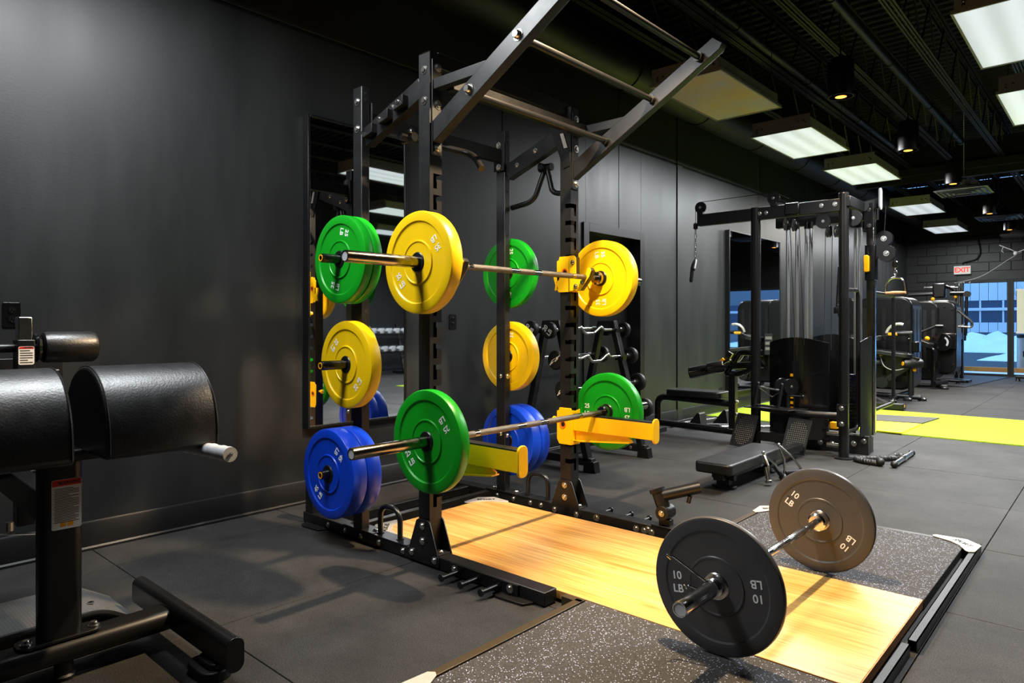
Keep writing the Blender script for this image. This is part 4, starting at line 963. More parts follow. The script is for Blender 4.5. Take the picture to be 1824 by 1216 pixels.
# right-hand column with its adjustable carriage
q = MB(); q.box2((2.165, 6.57, .16), (2.225, 6.64, 2.19)); mk(q, 'column', M['darkchrome'], cs, bev=.003)
q = MB(); q.box2((2.225, 6.59, .18), (2.232, 6.62, 2.16)); mk(q, 'column_strip', M['chrome'], cs)
q = MB(); q.box2((2.15, 6.555, 1.98), (2.225, 6.566, 2.20)); mk(q, 'column_bracket', M['steel'], cs, bev=.002); bolts([(2.19, 6.555, 2.14), (2.19, 6.555, 2.0)], (0, -1, 0), cs, r=.014)
q = MB(); q.box2((2.155, 6.555, 1.52), (2.237, 6.655, 1.83)); car = mk(q, 'carriage', M['gloss'], cs, bev=.004)
q = MB(); q.prism([(2.175+a, 1.665+b) for a, b in rrect(.042, .15, .016, 5)], (0, 6.52, 0), (1, 0, 0), (0, 0, 1), (0, .035, 0)); mk(q, 'release_lever', M['amber'], car, bev=.006)
q = MB(); q.tube([(2.185, 6.535, 1.73), (2.185, 6.535, 1.80), (2.185, 6.56, 1.80)], .009, 8); mk(q, 'lever_rod', M['chrome'], car)
for k, (y) in enumerate((6.585, 6.625)):
    q = MB(); pts = [(-.01, -.10), (.05, -.10)]
    out = []
    for i in range(17): a = math.radians(-160+i*15); out.append((.085+.072*math.cos(a), -.055+.072*math.sin(a)))
    for i in range(17): a = math.radians(-40+i*15); out.append((.065+.068*math.cos(a), .075+.068*math.sin(a)))
    q.prism([(2.235+a, 1.805+b) for a, b in [(0, -.11)]+out+[(0, .06)]], (0, y, 0), (1, 0, 0), (0, 0, 1), (0, .006, 0)); mk(q, 'pulley_cheek', M['plastic'], car)
    if k == 0: bolts([(2.235+.085, y, 1.75), (2.235+.065, y, 1.88)], (0, -1, 0), car, r=.018)
for c in ((2.32, 6.606, 1.75), (2.30, 6.606, 1.88)): 
    q = MB(); q.lathe([(.0001, -.012), (.052, -.012), (.046, 0), (.052, .012), (.0001, .012)], c, (0, 1, 0), 24); mk(q, 'pulley_wheel', M['gloss'], car)
# guard bars
for pts in ([(2.10, CY, 1.425), (2.10, 6.56, 1.435), (2.10, 6.56, .21), (2.10, CY, .215)], [(2.215, 6.62, 1.41), (2.25, 7.14, 1.405), (2.25, 7.14, .40), (2.215, 6.62, .375)]):
    q = MB(); q.tube(path(pts, .07, 7), .0165, 14); mk(q, 'guard_bar', M['steel2'], cs)
# base
q = MB(); q.box2((1.70, 6.44, .0), (2.215, 6.50, .165)); bb = mk(q, 'base_plate', M['steel'], cs, bev=.004); bolts([(2.10, 6.44, .09), (2.18, 6.44, .12), (1.82, 6.44, .07), (1.92, 6.44, .07)], (0, -1, 0), cs, r=.018)
q = MB(); q.box2((1.36, 6.56, .0), (2.20, 6.66, .14)); q.box2((1.36, 6.1, .08), (1.70, 6.2, .16)); mk(q, 'base_beam', G2, cs, bev=.004)
q = MB(); q.tube(path([(1.37, CY, .375), (1.80, CY-.07, .36), (2.07, CY, .355)], .05), .03, 14); q.box2((2.06, CY-.06, .27), (2.15, CY-.04, .46)); mk(q, 'cross_tube', G2, cs)
bolts([(2.10, CY-.06, .43), (2.10, CY-.06, .30)], (0, -1, 0), cs, r=.016)
q = MB(); q.box2((1.94, 6.30, .22), (2.0, 6.36, .28)); mk(q, 'pin_block', M['amber'], cs, bev=.006)
q = MB(); q.tube([(1.92, 6.30, .18), (2.06, 6.30, .18)], .018, 12); q.tube([(1.92, 6.30, .08), (2.06, 6.30, .08)], .022, 12); mk(q, 'pin_rack', M['chrome_r'], cs)
# instep shelf and two ribbed foot plates
q = MB(); q.prism([(1.285, 6.02), (1.70, 5.98), (1.79, 6.22), (1.36, 6.26)], (0, 0, .378), (1, 0, 0), (0, 1, 0), (0, 0, .010)); mk(q, 'shelf_plate', M['steel2'], cs, bev=.002)
for xa, xb in ((1.665, 1.865), (1.20, 1.40)):
    a = V(xa, 6.10, .315); b = V(xb, 6.10, .305); c = V(xb-.03, 5.98, .012); d = V(xa-.03, 5.98, .03)
    nrm = (b-a).cross(d-a).normalized()*-.010
    q = MB(); q.add([a, b, c, d, a+nrm, b+nrm, c+nrm, d+nrm], [(0, 1, 2, 3), (7, 6, 5, 4), (0, 4, 5, 1), (1, 5, 6, 2), (2, 6, 7, 3), (3, 7, 4, 0)]); fpl = mk(q, 'foot_plate', M['plastic'], cs, bev=.003)
    q = MB(); nn = (b-a).cross(d-a).normalized()
    if nn.y > 0: nn = -nn
    for i in range(12):
        for j in range(17):
            u, v = (i+.5)/12, (j+.5)/17
            if ((u-.52)/.42)**2+((v-.5)/.44)**2 > 1: continue
            p = a+(b-a)*u+(d-a)*v+nn*.010*(1 if True else 0); q.lathe([(.0045, 0), (.0025, .004), (.0001, .0045)], p, nn, 6)
    mk(q, 'grip_stud', M['fixture'], fpl)['kind'] = 'stuff'
pulley((1.60, 6.12, .58), (.75, -.66, 0), .075, .03); pulley((1.66, 6.15, .58), (.75, -.66, 0), .07, .03)
q = MB(); q.tube([(1.64, 6.13, .39), (1.64, 6.13, .58)], .016, 10); q.tube([(1.64, 6.13, .50), (1.76, 6.13, .50)], .008, 8); q.ball((1.77, 6.13, .50), .018, 10); mk(q, 'pulley_stand', G2, cs)
# row handle lying on the shelf
e = thing('row_handle', 'black double grip row handle standing on the steel shelf of the cable station', 'cable handle', (1.47, 6.10, .39))
for x, y in ((1.365, 6.07), (1.585, 6.05)):
    q = MB(); q.tube([(x, y, .392), (x+.035, y, .60)], .0155, 12); q.ball((x+.035, y, .60), .0165, 10); mk(q, 'grip', M['foam'], e)
q = MB(); q.tube([(1.395, 6.07, .57), (1.615, 6.05, .55)], .007, 8); q.tube([(1.37, 6.07, .41), (1.59, 6.05, .405)], .007, 8); q.tube([(1.395, 6.07, .57), (1.50, 6.14, .48), (1.615, 6.05, .55)], .006, 8); mk(q, 'frame', M['chrome_r'], e)
def chain(p, q_, n, name, parent, r=.011):
    p, q_ = V(p), V(q_)
    for k in range(n):
        c = p+(q_-p)*((k+.5)/n); h = (p-q_).length/n*.66; mb = MB(); pts = []
        for i in range(13):
            a = 2*PI*i/12; u, v = r*math.cos(a), h*math.sin(a); pts.append(c+(V(u, 0, v) if k % 2 else V(0, u, v)))
        mb.tube(pts, .0032, 6, cap=False); mk(mb, name, M['chrome'], parent)
e = thing('strap_handle', 'forked black pull handle hanging on a chrome chain before the grey wall', 'cable handle', (.747, CY, 1.60))
chain((.747, CY, 2.06), (.742, CY, 1.75), 7, 'chain_link', e)
q = MB(); q.tube(path([(.745, CY, 1.755), (.715, CY, 1.70), (.700, CY, 1.56)], .06), .018, 12); q.ball((.700, CY, 1.56), .018, 10); mk(q, 'grip', M['foam'], e)
q = MB(); q.tube(path([(.745, CY, 1.755), (.765, CY-.05, 1.72), (.788, CY-.12, 1.66)], .06), .018, 12); q.ball((.788, CY-.12, 1.66), .018, 10); mk(q, 'grip', M['foam'], e)
def rope(pts, r, name, parent, turns):
    P = path(pts, .06, 10); mb = MB()
    L = [0]
    for i in range(1, len(P)): L.append(L[-1]+(P[i]-P[i-1]).length)
    n = turns*10; 
    def at_(s):
        for i in range(1, len(P)):
            if L[i] >= s-1e-9: t = (s-L[i-1])/max(1e-9, L[i]-L[i-1]); return P[i-1].lerp(P[i], t), (P[i]-P[i-1]).normalized()
        return P[-1], (P[-1]-P[-2]).normalized()
    for ph in (0, 2*PI/3, 4*PI/3):
        q = []
        for k in range(n+1):
            c, d = at_(L[-1]*k/n); a, b, _ = frame_of(d, V(.3, .2, .93) if abs(d.z) < .8 else None); t = ph+2*PI*turns*k/n
            q.append(c+(a*math.cos(t)+b*math.sin(t))*r*.55)
        mb.tube(q, r*.58, 6)
    return mk(mb, name, M['foam'], parent)
e = thing('triceps_rope', 'black twisted rope attachment hanging behind the front post on the cable station', 'rope', (1.925, 6.64, 1.3))
rope([(1.935, 6.60, 1.66), (1.915, 6.60, 1.28)], .014, 'rope', e, 9); rope([(1.94, 6.62, 1.66), (1.945, 6.62, 1.25)], .014, 'rope', e, 9)
for p in ((1.915, 6.60, 1.26), (1.945, 6.62, 1.23)):
    q = MB(); q.lathe([(.0001, -.03), (.028, -.028), (.032, 0), (.028, .028), (.0001, .03)], p, (0, 0, 1), 16); mk(q, 'rope_stop', M['plastic'], e)
chain((1.94, 6.61, 1.88), (1.94, 6.61, 1.66), 5, 'chain_link', e); q = MB(); q.tube([(1.94, 6.61, 1.99), (1.94, 6.61, 1.88)], .016, 10); mk(q, 'cable_stop', M['plastic'], e)
e = thing('stirrup_handle', 'chrome stirrup handle with wooden grip hanging from the pulley of the right column', 'cable handle', (2.39, 6.606, 1.44))
q = MB(); q.tube([(2.378, 6.606, 1.73), (2.385, 6.606, 1.68)], .004, 6); q.lathe([(.012, -.06), (.022, -.05), (.024, -.01), (.016, 0)], (2.385, 6.606, 1.68), (0, 0, 1), 14); mk(q, 'cable_stop', M['plastic'], e)
chain((2.385, 6.606, 1.62), (2.388, 6.606, 1.54), 3, 'clip_link', e, .012)
q = MB(); q.tube(path([(2.313, 6.606, 1.405), (2.313, 6.606, 1.47), (2.335, 6.606, 1.525), (2.388, 6.606, 1.54), (2.440, 6.606, 1.525), (2.463, 6.606, 1.47), (2.463, 6.606, 1.405)], .04), .008, 10); mk(q, 'stirrup', M['chrome'], e)
q = MB(); q.lathe([(.010, 0), (.014, .004), (.011, .02), (.015, .05), (.015, .11), (.011, .14), (.014, .156), (.010, .16)], (2.308, 6.606, 1.405), (1, 0, 0), 16); mk(q, 'grip', M['woodedge'], e)
# attachments lying on the floor
e = thing('triceps_rope', 'black twisted rope attachment lying on the floor by the round post', 'rope', (2.35, 6.25, 0))
rope([(2.46, 6.36, .02), (2.33, 6.22, .02), (2.245, 6.14, .02), (2.20, 6.10, .022), (2.28, 6.03, .02), (2.385, 6.02, .02)], .024, 'rope', e, 22)
for p in ((2.475, 6.38, .034), (2.41, 6.02, .034)): q = MB(); q.ball(p, .034, 14); mk(q, 'rope_stop', M['foam'], e)
e = thing('short_bar', 'short chrome cable bar with black ends lying on the floor', 'bar', (2.51, 6.35, 0))
a, b = V(2.51, 6.02, .028), V(2.50, 6.66, .028); d = (b-a).normalized()
q = MB(); q.tube([a, b], .020, 14); mk(q, 'tube', M['chrome_r'], e)
for p in (a, b): q = MB(); q.ball(p, .028, 12); mk(q, 'end_knob', M['foam'], e)
q = MB(); q.lathe([(.026, -.03), (.026, .03)], (a+b)/2, d, 16); q.tube(path([(a+b)/2+V(-.03, 0, 0), (a+b)/2+V(-.07, 0, .03), (a+b)/2+V(-.03, .03, .02)], .02), .005, 6); mk(q, 'swivel', M['chrome'], e)
# low bench before the foot plates
e = thing('low_row_bench', 'low flat bench with worn black padded top before the foot plates', 'bench', (1.80, 4.85, 0))
q = MB(); q.prism([(1.80+a, 4.80+b) for a, b in rrect(.265, .98, .035, 6)], (0, 0, .125), (1, 0, 0), (0, 1, 0), (0, 0, .075)); mk(q, 'seat_pad', M['leather'], e, bev=.014, seg=3)
q = MB(); q.box2((1.765, 4.40, .065), (1.835, 5.95, .122)); mk(q, 'rail', G2, e, bev=.004)
for y in (4.50, 5.20):
    q = MB(); q.prism([(1.80+a, y+b) for a, b in rrect(.17, .075, .03, 6)], (0, 0, .0), (1, 0, 0), (0, 1, 0), (0, 0, .022)); q.box2((1.755, y-.028, .02), (1.845, y+.028, .075)); q.tube([(1.72, y, .085), (1.88, y, .085)], .028, 14); mk(q, 'foot', M['foam'], e, bev=.003)
bolts([(1.88, 4.95, .11)], (1, 0, 0), e, r=.016)
for k, (x, y, dx, lab) in enumerate(((1.985, 4.80, .0, 'near pull handle of two, chrome frame leaning on the low bench'), (1.985, 5.13, .02, 'far pull handle of two, chrome triangle leaning on the low bench'))):
    e = thing('pull_handle', lab, 'cable handle', (x, y, 0))
    top = V(1.945, y+.02, .215); a = V(x+.02, y-.03, .026); b = V(x+.03, y+.20, .026)
    if k == 1: top = V(1.945, y-.02, .235); a = V(x-.01, y+.02, .026); b = V(x+.07, y+.17, .026)
    q = MB(); q.tube(path([a, a.lerp(top, .55)+V(.02, 0, .0), top, b.lerp(top, .55)+V(.02, 0, .0), b], .03), .009, 8); q.ball(top, .014, 8); mk(q, 'frame', M['chrome_r'], e)
    if k == 0:
        for p in (a, b): q = MB(); q.tube([p, p.lerp(top, .5)], .0165, 12); q.lathe([(.026, -.008), (.028, .004), (.02, .012)], p, (top-p), 14); mk(q, 'grip', M['foam'] if p is b else M['chrome_r'], e)
    else:
        q = MB(); q.tube([a, b], .020, 12); mk(q, 'grip', M['foam'], e)

# ------------------------------------------------------------------ leg curl bench by the wall
e = thing('leg_curl_bench', 'black leg curl bench with roller pads beside the grey wall', 'exercise machine', (.75, 6.32, 0)); LY = 6.32
q = MB(); q.tube(path([(.235, LY, .10), (.235, LY, .385), (.42, LY, .385), (1.04, LY, .365)], .14, 8), .034, 14); mk(q, 'seat_tube', G2, e)
q = MB(); q.tube([(.19, LY, .115), (1.34, LY, .095)], .033, 14); mk(q, 'base_tube', G2, e)
q = MB(); q.box2((.17, LY-.16, .0), (.25, LY+.16, .05)); q.lathe([(.02, 0), (.02, .08)], (.21, LY, .04), (0, 0, 1), 12); mk(q, 'floor_foot', G2, e, bev=.004)
q = MB(); q.prism([(.68+a, LY+b) for a, b in rrect(.58, .26, .04, 6)], (0, 0, .415), (1, 0, 0), (0, 1, 0), (0, 0, .062)); mk(q, 'seat_pad', M['leather'], e, bev=.012, seg=3)
q = MB(); q.box2((1.02, LY-.036, .11), (1.085, LY+.036, .66)); mk(q, 'post', G2, e, bev=.005); bolts([(1.085, LY, .39), (1.085, LY, .27)], (1, 0, 0), e, r=.014, h=.02)
q = MB(); q.lathe([(.06, 0), (.06, .008), (.035, .012)], (1.05, LY, .125), (0, 0, 1), 18); mk(q, 'post_collar', M['bolt'], e)
for xx, zz in ((.695, .652), (.885, .700)):
    q = MB(); L = .19 if xx < .8 else .16; q.lathe([(.0001, 0), (.05, .0), (.058, .010), (.058, L-.02), (.05, L), (.0001, L)], (xx-.035, LY-.14, zz), (.86, .35, .18), 26); mk(q, 'roller_pad', M['gloss'], e)
q = MB(); q.bar((.80, LY-.04, .67), (1.02, LY, .80), .05, .03); q.bar((.98, LY, .78), (1.03, LY, .86), .03, .05); q.tube([(.80, LY-.1, .665), (1.0, LY, .73)], .012, 10); mk(q, 'curl_lever', G2, e)
q = MB(); q.bar((.93, LY-.05, .755), (.98, LY-.045, .80), .025, .03); mk(q, 'adjust_tab', M['amber'], e, bev=.004)
q = MB(); q.bar((.86, LY-.052, .715), (.92, LY-.048, .75), .004, .03); mk(q, 'red_sticker', M['red'], e)
lp = [(.985, LY, .655), (1.115, LY, .855), (1.14, LY, .865), (1.36, LY-.04, .865)]
q = MB(); q.tube(path(lp, .05), .028, 12); q.tube(path([(.985, LY, .655), (1.15, LY-.02, .66), (1.36, LY-.04, .78)], .06), .026, 12); q.tube([(1.03, LY, .73), (1.36, LY-.03, .76)], .032, 12); mk(q, 'side_frame', M['gloss'], e)

# ------------------------------------------------------------------ turf lane and mats
q = MB(); q.box2((.02, 7.88, .0), (6.2, 9.94, .012)); o = mk(q, 'turf_strip', M['turf']); tag(o, 'lime green artificial turf lane crossing the dark floor', 'turf')
def mat_flat(name, pts, z, t, m, lab):
    q = MB(); q.prism(pts, (0, 0, z), (1, 0, 0), (0, 1, 0), (0, 0, t)); o = mk(q, name, M[m], bev=.002); return tag(o, lab, 'mat')
mat_flat('exercise_mat', [(1.2, 7.93), (2.16, 7.86), (2.17, 8.72), (1.2, 8.55)], .013, .012, 'yellowmat', 'flat yellow mat lying on the green turf')
mat_flat('exercise_mat', [(1.3, 8.62), (2.165, 8.80), (2.22, 9.42), (1.3, 9.2)], .013, .012, 'darkmat', 'dark grey mat lying across the green turf')
mat_flat('door_mat', [(1.15, 14.6), (1.72, 14.6), (2.02, 18.0), (1.15, 18.0)], .001, .010, 'black', 'dark entrance mat on the floor before the glass door')

# clutter on the floor along the wall: loose bars and handles
def loose(name, lab, cat, p, q_, r, m, knobs=True):
    e = thing(name, lab, cat, tuple(V(p)*.5+V(q_)*.5))
    q = MB(); q.tube([p, q_], r, 12); mk(q, 'tube', M[m], e)
    if knobs:
        for s in (p, q_): k = MB(); k.ball(s, r*1.6, 10); mk(k, 'end_knob', M['foam'], e)
loose('cable_bar', 'silver bar on the floor nearest the wall, behind the leg curl bench', 'bar', (.16, 6.75, .03), (.30, 7.55, .03), .018, 'chrome_r')
loose('cable_bar', 'silver bar lying across the floor beside the leg curl post', 'bar', (.62, 6.95, .03), (1.15, 7.45, .03), .018, 'chrome_r')
loose('cable_bar', 'dark bar lying between the two black wedges on the floor', 'bar', (.36, 6.95, .03), (.80, 7.25, .03), .02, 'steel2')
for x, y, lab in ((.42, 6.85, 'near black wedge standing on the floor behind the leg curl bench'), (.52, 7.28, 'far black wedge on the floor at the edge of the turf')):
    e = thing('wedge_block', lab, 'wedge', (x, y, 0)); q = MB(); q.prism([(-.13, 0), (.09, 0), (.075, .03), (.055, .17), (.04, .185), (.02, .18)], (x, y-.07, 0), (1, 0, 0), (0, 0, 1), (0, .14, 0)); mk(q, 'body', M['foam'], e, bev=.006)
    q = MB(); q.box2((x-.13, y-.075, 0), (x+.09, y+.075, .008)); mk(q, 'base_pad', M['plastic'], e)

# ------------------------------------------------------------------ selectorised machines along the far wall
def tower(parent, x0, x1, y0, y1, z0, z1, slots_=5):
    """moulded weight tower with grooved side"""
    q = MB(); w, h = x1-x0, z1-z0
    out = [((x0+x1)/2+a, (z0+z1)/2+b) for a, b in rrect(w, h, .16, 8)]
    q.prism(out, (0, y0, 0), (1, 0, 0), (0, 0, 1), (0, y1-y0, 0)); t = mk(q, 'weight_tower', M['plastic'], parent, bev=.03, seg=3)
    for k in range(slots_):
        xc = x0+w*(.14+.72*k/max(1, slots_-1))
        q = MB(); q.prism([(xc+a, z0+h*.52+b) for a, b in rrect(.055, h*.74, .027, 6)], (0, y0-.004, 0), (1, 0, 0), (0, 0, 1), (0, .008, 0)); mk(q, 'groove', M['void'], t)
        yc = y0+(y1-y0)*(.14+.72*k/max(1, slots_-1))
        q = MB(); q.prism([(yc+a, z0+h*.52+b) for a, b in rrect(.045, h*.70, .022, 6)], (x1-.004, 0, 0), (0, 1, 0), (0, 0, 1), (.008, 0, 0)); 
        if k % 2 == 0: mk(q, 'groove', M['void'], t)
    return t
def pad(parent, c, size, rot, name='seat_pad', m='leather'):
    q = MB(); w, l, h = size; R = Euler(rot).to_matrix(); base = rrect(w, l, min(w, l)*.28, 5)
    vs = [R @ V(a, b, -h/2)+V(c) for a, b in base]+[R @ V(a, b, h/2)+V(c) for a, b in base]; n = len(base)
    q.add(vs, [tuple(range(n))[::-1], tuple(range(n, 2*n))]+[(i, (i+1) % n, n+(i+1) % n, n+i) for i in range(n)]); return mk(q, name, M[m], parent, bev=.012, seg=2)
def knob(parent, c, r=.035, m='amber', name='adjust_knob'): q = MB(); q.ball(c, r, 12); return mk(q, name, M[m], parent)
def rollr(parent, c, d, L, r, name='roller_pad', m='leather', cap=None):
    q = MB(); q.lathe([(.0001, 0), (r*.8, 0), (r, .02), (r, L-.02), (r*.8, L), (.0001, L)], c, d, 24); o = mk(q, name, M[m], parent)
    if cap: q = MB(); q.lathe([(r*.45, -.008), (r*.5, .004), (.0001, -.010)], c, d, 16); mk(q, 'end_cap', M[cap], o)
    return o
# machine A: leg extension / curl beside the turf
e = thing('leg_extension_machine', 'black leg extension machine with yellow capped roller, nearest the turf', 'exercise machine', (1.2, 11.6, 0))
tower(e, .66, 1.44, 11.85, 12.5, .12, 1.56, 5)
q = MB(); q.box2((.50, 11.55, .70), (.62, 11.85, 1.35)); q.prism([(.62+a, 1.2+b) for a, b in rrect(.26, .7, .12, 6)], (0, 11.5, 0), (1, 0, 0), (0, 0, 1), (0, .12, 0)); tw2 = mk(q, 'pulley_tower', M['plastic'], e, bev=.02)
q = MB(); q.box2((.66, 11.49, .62), (.80, 11.495, .98)); card = mk(q, 'instruction_card', M['ink'], tw2)
q = MB()
for k in range(3): q.box2((.675, 11.486, .88-k*.09), (.785, 11.489, .93-k*.09))
mk(q, 'card_print', M['fixture'], card)
q = MB(); q.tube([(1.485, 11.55, .03), (1.485, 11.55, 1.0)], .040, 14); q.tube([(1.16, 11.5, .96), (1.25, 11.5, 1.0), (1.50, 11.55, 1.0)], .034, 12); mk(q, 'upright_post', M['steel2'], e)
q = MB(); q.tube([(.72, 11.55, .07), (1.62, 11.55, .05)], .036, 12); q.tube([(1.28, 11.3, .045), (1.28, 12.6, .045)], .036, 12); q.lathe([(.06, 0), (.06, .03), (.04, .05)], (1.46, 11.45, 0), (0, 0, 1), 14); q.lathe([(.06, 0), (.06, .03), (.04, .05)], (1.62, 11.6, 0), (0, 0, 1), 14); mk(q, 'base_frame', M['steel2'], e)
pad(e, (1.22, 11.5, .70), (.62, .42, .07), (0, .12, 0)); pad(e, (.98, 11.5, .90), (.30, .34, .08), (0, -.2, 0)); pad(e, (1.20, 11.5, .60), (.44, .10, .26), (0, .1, 0), 'side_shell', 'plastic')
rollr(e, (1.42, 11.35, .555), (.80, .60, .02), .27, .070, cap='amber'); rollr(e, (1.0, 11.4, .56), (.8, .6, 0), .22, .06)
q = MB(); q.bar((1.12, 11.45, .26), (1.45, 11.5, .50), .06, .08); q.lathe([(.0001, -.03), (.085, -.03), (.085, .03), (.0001, .03)], (1.13, 11.4, .26), (0, 1, 0), 22); mk(q, 'lever_arm', M['steel2'], e)
q = MB(); q.bar((1.17, 11.44, .70), (1.62, 11.44, .62), .04, .05); mk(q, 'side_rail', M['gloss'], e, bev=.01)
q = MB(); q.box2((1.36, 11.40, .645), (1.41, 11.418, .69)); mk(q, 'red_sticker', M['red'], e); q = MB(); q.box2((1.41, 11.40, .640), (1.48, 11.418, .685)); mk(q, 'white_sticker', M['white'], e)
q = MB(); q.tube(path([(1.10, 11.42, .66), (1.16, 11.35, .50), (1.30, 11.35, .44), (1.5, 11.4, .50)], .08), .008, 8); mk(q, 'cable_hose', M['fixture'], e)
q = MB(); pts = [(1.33+.17*math.cos(math.radians(a)), 11.52, .97+.17*math.sin(math.radians(a))) for a in range(170, 60, -10)]; q.tube(pts, .022, 8); mk(q, 'cam_scale', M['plategrey'], e)
q = MB(); q.lathe([(.022, 0), (.026, .02), (.026, .10), (.02, .12)], (1.20, 11.46, .985), (1, 0, 0), 12); mk(q, 'lever_grip', M['amber'], e); q = MB(); q.bar((1.09, 11.44, .66), (1.15, 11.44, .70), .03, .035); mk(q, 'lever_tab', M['amber'], e)
knob(e, (1.54, 11.5, .46), .03); knob(e, (1.47, 11.48, .92), .012, 'bolt', 'bolt'); knob(e, (1.47, 11.48, .70), .012, 'bolt', 'bolt')
pad(e, (1.55, 11.55, .80), (.10, .14, .16), (0, 0, 0), 'cushion_block', 'gloss')
# low machine foot poking over the turf
e = thing('machine_foot', 'black angled machine foot resting at the far edge of the turf', 'machine base', (1.45, 10.3, 0))
q = MB(); q.bar((1.0, 10.9, .13), (1.50, 10.15, .06), .05, .06); mk(q, 'rail', M['chrome_r'], e, bev=.006); q = MB(); q.box2((1.40, 9.98, .012), (1.72, 10.14, .10)); q.lathe([(.05, .10), (.045, .14)], (1.58, 10.06, 0), (0, 0, 1), 14); mk(q, 'foot_block', M['steel2'], e, bev=.012); q = MB(); q.box2((1.705, 10.02, .05), (1.722, 10.07, .085)); mk(q, 'end_plug', M['amber'], e)
# machine B
e = thing('arm_curl_machine', 'black arm curl machine with sloped pad, second machine beyond the turf', 'exercise machine', (1.3, 14.0, 0))
tower(e, .80, 1.36, 14.25, 14.9, .12, 1.56, 4)
q = MB(); q.prism([(1.36+a, .90+b) for a, b in rrect(.52, 1.34, .17, 8)], (0, 14.32, 0), (1, 0, 0), (0, 0, 1), (0, .55, 0)); ft = mk(q, 'rear_tower', M['plastic'], e, bev=.04, seg=3)
for x, z in ((1.44, 1.45), (1.56, 1.40), (1.575, .95), (1.575, .42)): knob(ft, (x, 14.30, z), .014, 'void', 'screw')
q = MB(); q.box2((1.24, 14.25, .70), (1.64, 14.33, .98)); mk(q, 'cam_cover', M['gloss'], e, bev=.02)
pad(e, (1.18, 13.85, .82), (.36, .34, .09), (0, .42, 0)); pad(e, (1.05, 13.95, 1.02), (.20, .30, .20), (0, .2, 0), 'back_pad')
q = MB(); q.tube(path([(1.12, 13.9, .985), (1.36, 13.95, 1.10), (1.49, 13.95, 1.10), (1.38, 13.98, .85)], .03), .026, 10); mk(q, 'curl_arm', M['steel2'], e)
q = MB(); q.lathe([(.034, 0), (.034, .12)], (1.37, 13.95, 1.10), (1, 0, 0), 14); mk(q, 'arm_grip', M['gloss'], e); knob(e, (1.27, 13.8, .885), .042)
q = MB(); q.lathe([(.0001, -.03), (.15, -.03), (.16, -.02), (.16, .02), (.15, .03), (.0001, .03)], (1.44, 14.1, .82), (0, 1, 0), 32); w = mk(q, 'cam_wheel', M['gloss'], e)
q = MB(); q.prism([(1.44+a*math.cos(t)*.11, .82+a*math.sin(t)*.11) for a, t in [(1, math.radians(k)) for k in range(-40, 61, 10)]+[(.72, math.radians(k)) for k in range(60, -41, -10)]], (0, 14.066, 0), (1, 0, 0), (0, 0, 1), (0, .003, 0)); mk(q, 'scale_ring', M['greygrip'], w)
q = MB(); q.tube(path([(1.24, 13.9, .72), (1.34, 13.9, .70), (1.36, 13.9, .55), (1.35, 13.9, .03)], .10, 8), .045, 14); q.box2((1.36, 13.86, .35), (1.44, 13.94, .47)); mk(q, 'seat_column', M['gloss'], e)
q = MB(); q.tube([(.80, 13.95, .05), (1.55, 13.95, .05)], .034, 12); q.tube([(1.37, 13.8, .10), (1.50, 14.1, .12)], .045, 14); q.lathe([(.06, 0), (.06, .03), (.04, .05)], (1.52, 13.9, 0), (0, 0, 1), 14); mk(q, 'base_frame', M['steel2'], e)
q = MB(); q.tube(path([(1.63, 14.45, 1.38), (1.84, 14.45, 1.18), (1.84, 14.45, 1.08), (1.63, 14.45, 1.10)], .05), .022, 10); mk(q, 'side_handle', M['chrome_r'], e)
# functional trainer next to the door
e = thing('functional_trainer', 'cable trainer with bright columns and a pull-up bar beside the glass door', 'cable machine', (1.2, 15.85, 0))
for x in (1.39, 1.475): q = MB(); q.box2((x-.03, 15.78, .08), (x+.03, 15.86, 1.95)); mk(q, 'column', M['steel2'], e, bev=.004)
for x in (1.37, 1.425, 1.455): q = MB(); q.tube([(x, 15.76, .15), (x, 15.76, 1.85)], .012, 10); mk(q, 'guide_rod', M['chrome'], e)
q = MB(); q.tube([(.84, 15.8, 1.87), (1.42, 15.8, 1.86)], .022, 12); mk(q, 'top_bar', M['chrome_r'], e)
q = MB(); q.box2((1.0, 15.7, 1.66), (1.22, 15.9, 1.95)); q.bar((1.2, 15.8, 1.9), (1.42, 15.8, 1.78), .08, .06); mk(q, 'pulley_head', M['steel2'], e, bev=.03)
q = MB(); q.tube([(.58, 15.7, 1.73), (1.0, 15.75, 1.74)], .035, 12); q.tube([(.62, 15.7, 1.6), (.62, 15.7, 1.73)], .02, 10); mk(q, 'swing_arm', M['steel2'], e)
q = MB(); q.tube([(1.3, 15.75, 1.74), (1.60, 15.7, 1.735)], .038, 12); q.lathe([(.0001, -.05), (.06, -.05), (.06, .05), (.0001, .05)], (1.585, 15.7, 1.72), (0, 1, 0), 18); mk(q, 'swing_arm', M['steel2'], e)
q = MB(); q.tube([(1.575, 15.7, 1.68), (1.57, 15.7, 1.2), (1.555, 15.7, .92)], .028, 12); q.tube([(1.555, 15.7, .98), (1.55, 15.7, .82)], .018, 10); mk(q, 'hanging_arm', M['steel2'], e)
knob(e, (1.02, 15.65, 1.63), .04); knob(e, (1.39, 15.72, 1.67), .03); knob(e, (1.38, 15.72, 1.13), .02); q = MB(); q.tube([(1.40, 15.72, 1.12), (1.56, 15.70, 1.12)], .012, 8); mk(q, 'pin_rod', M['chrome_r'], e)
q = MB(); q.box2((1.37, 15.62, .84), (1.50, 15.76, .97)); mk(q, 'cup_tray', M['plastic'], e, bev=.01)
q = MB(); q.box2((1.1, 15.6, .0), (1.62, 16.0, .06)); q.box2((1.2, 15.2, .04), (1.62, 15.28, .08)); q.lathe([(.05, 0), (.02, .04)], (1.5, 15.24, 0), (0, 0, 1), 12); mk(q, 'base', M['steel2'], e, bev=.006)
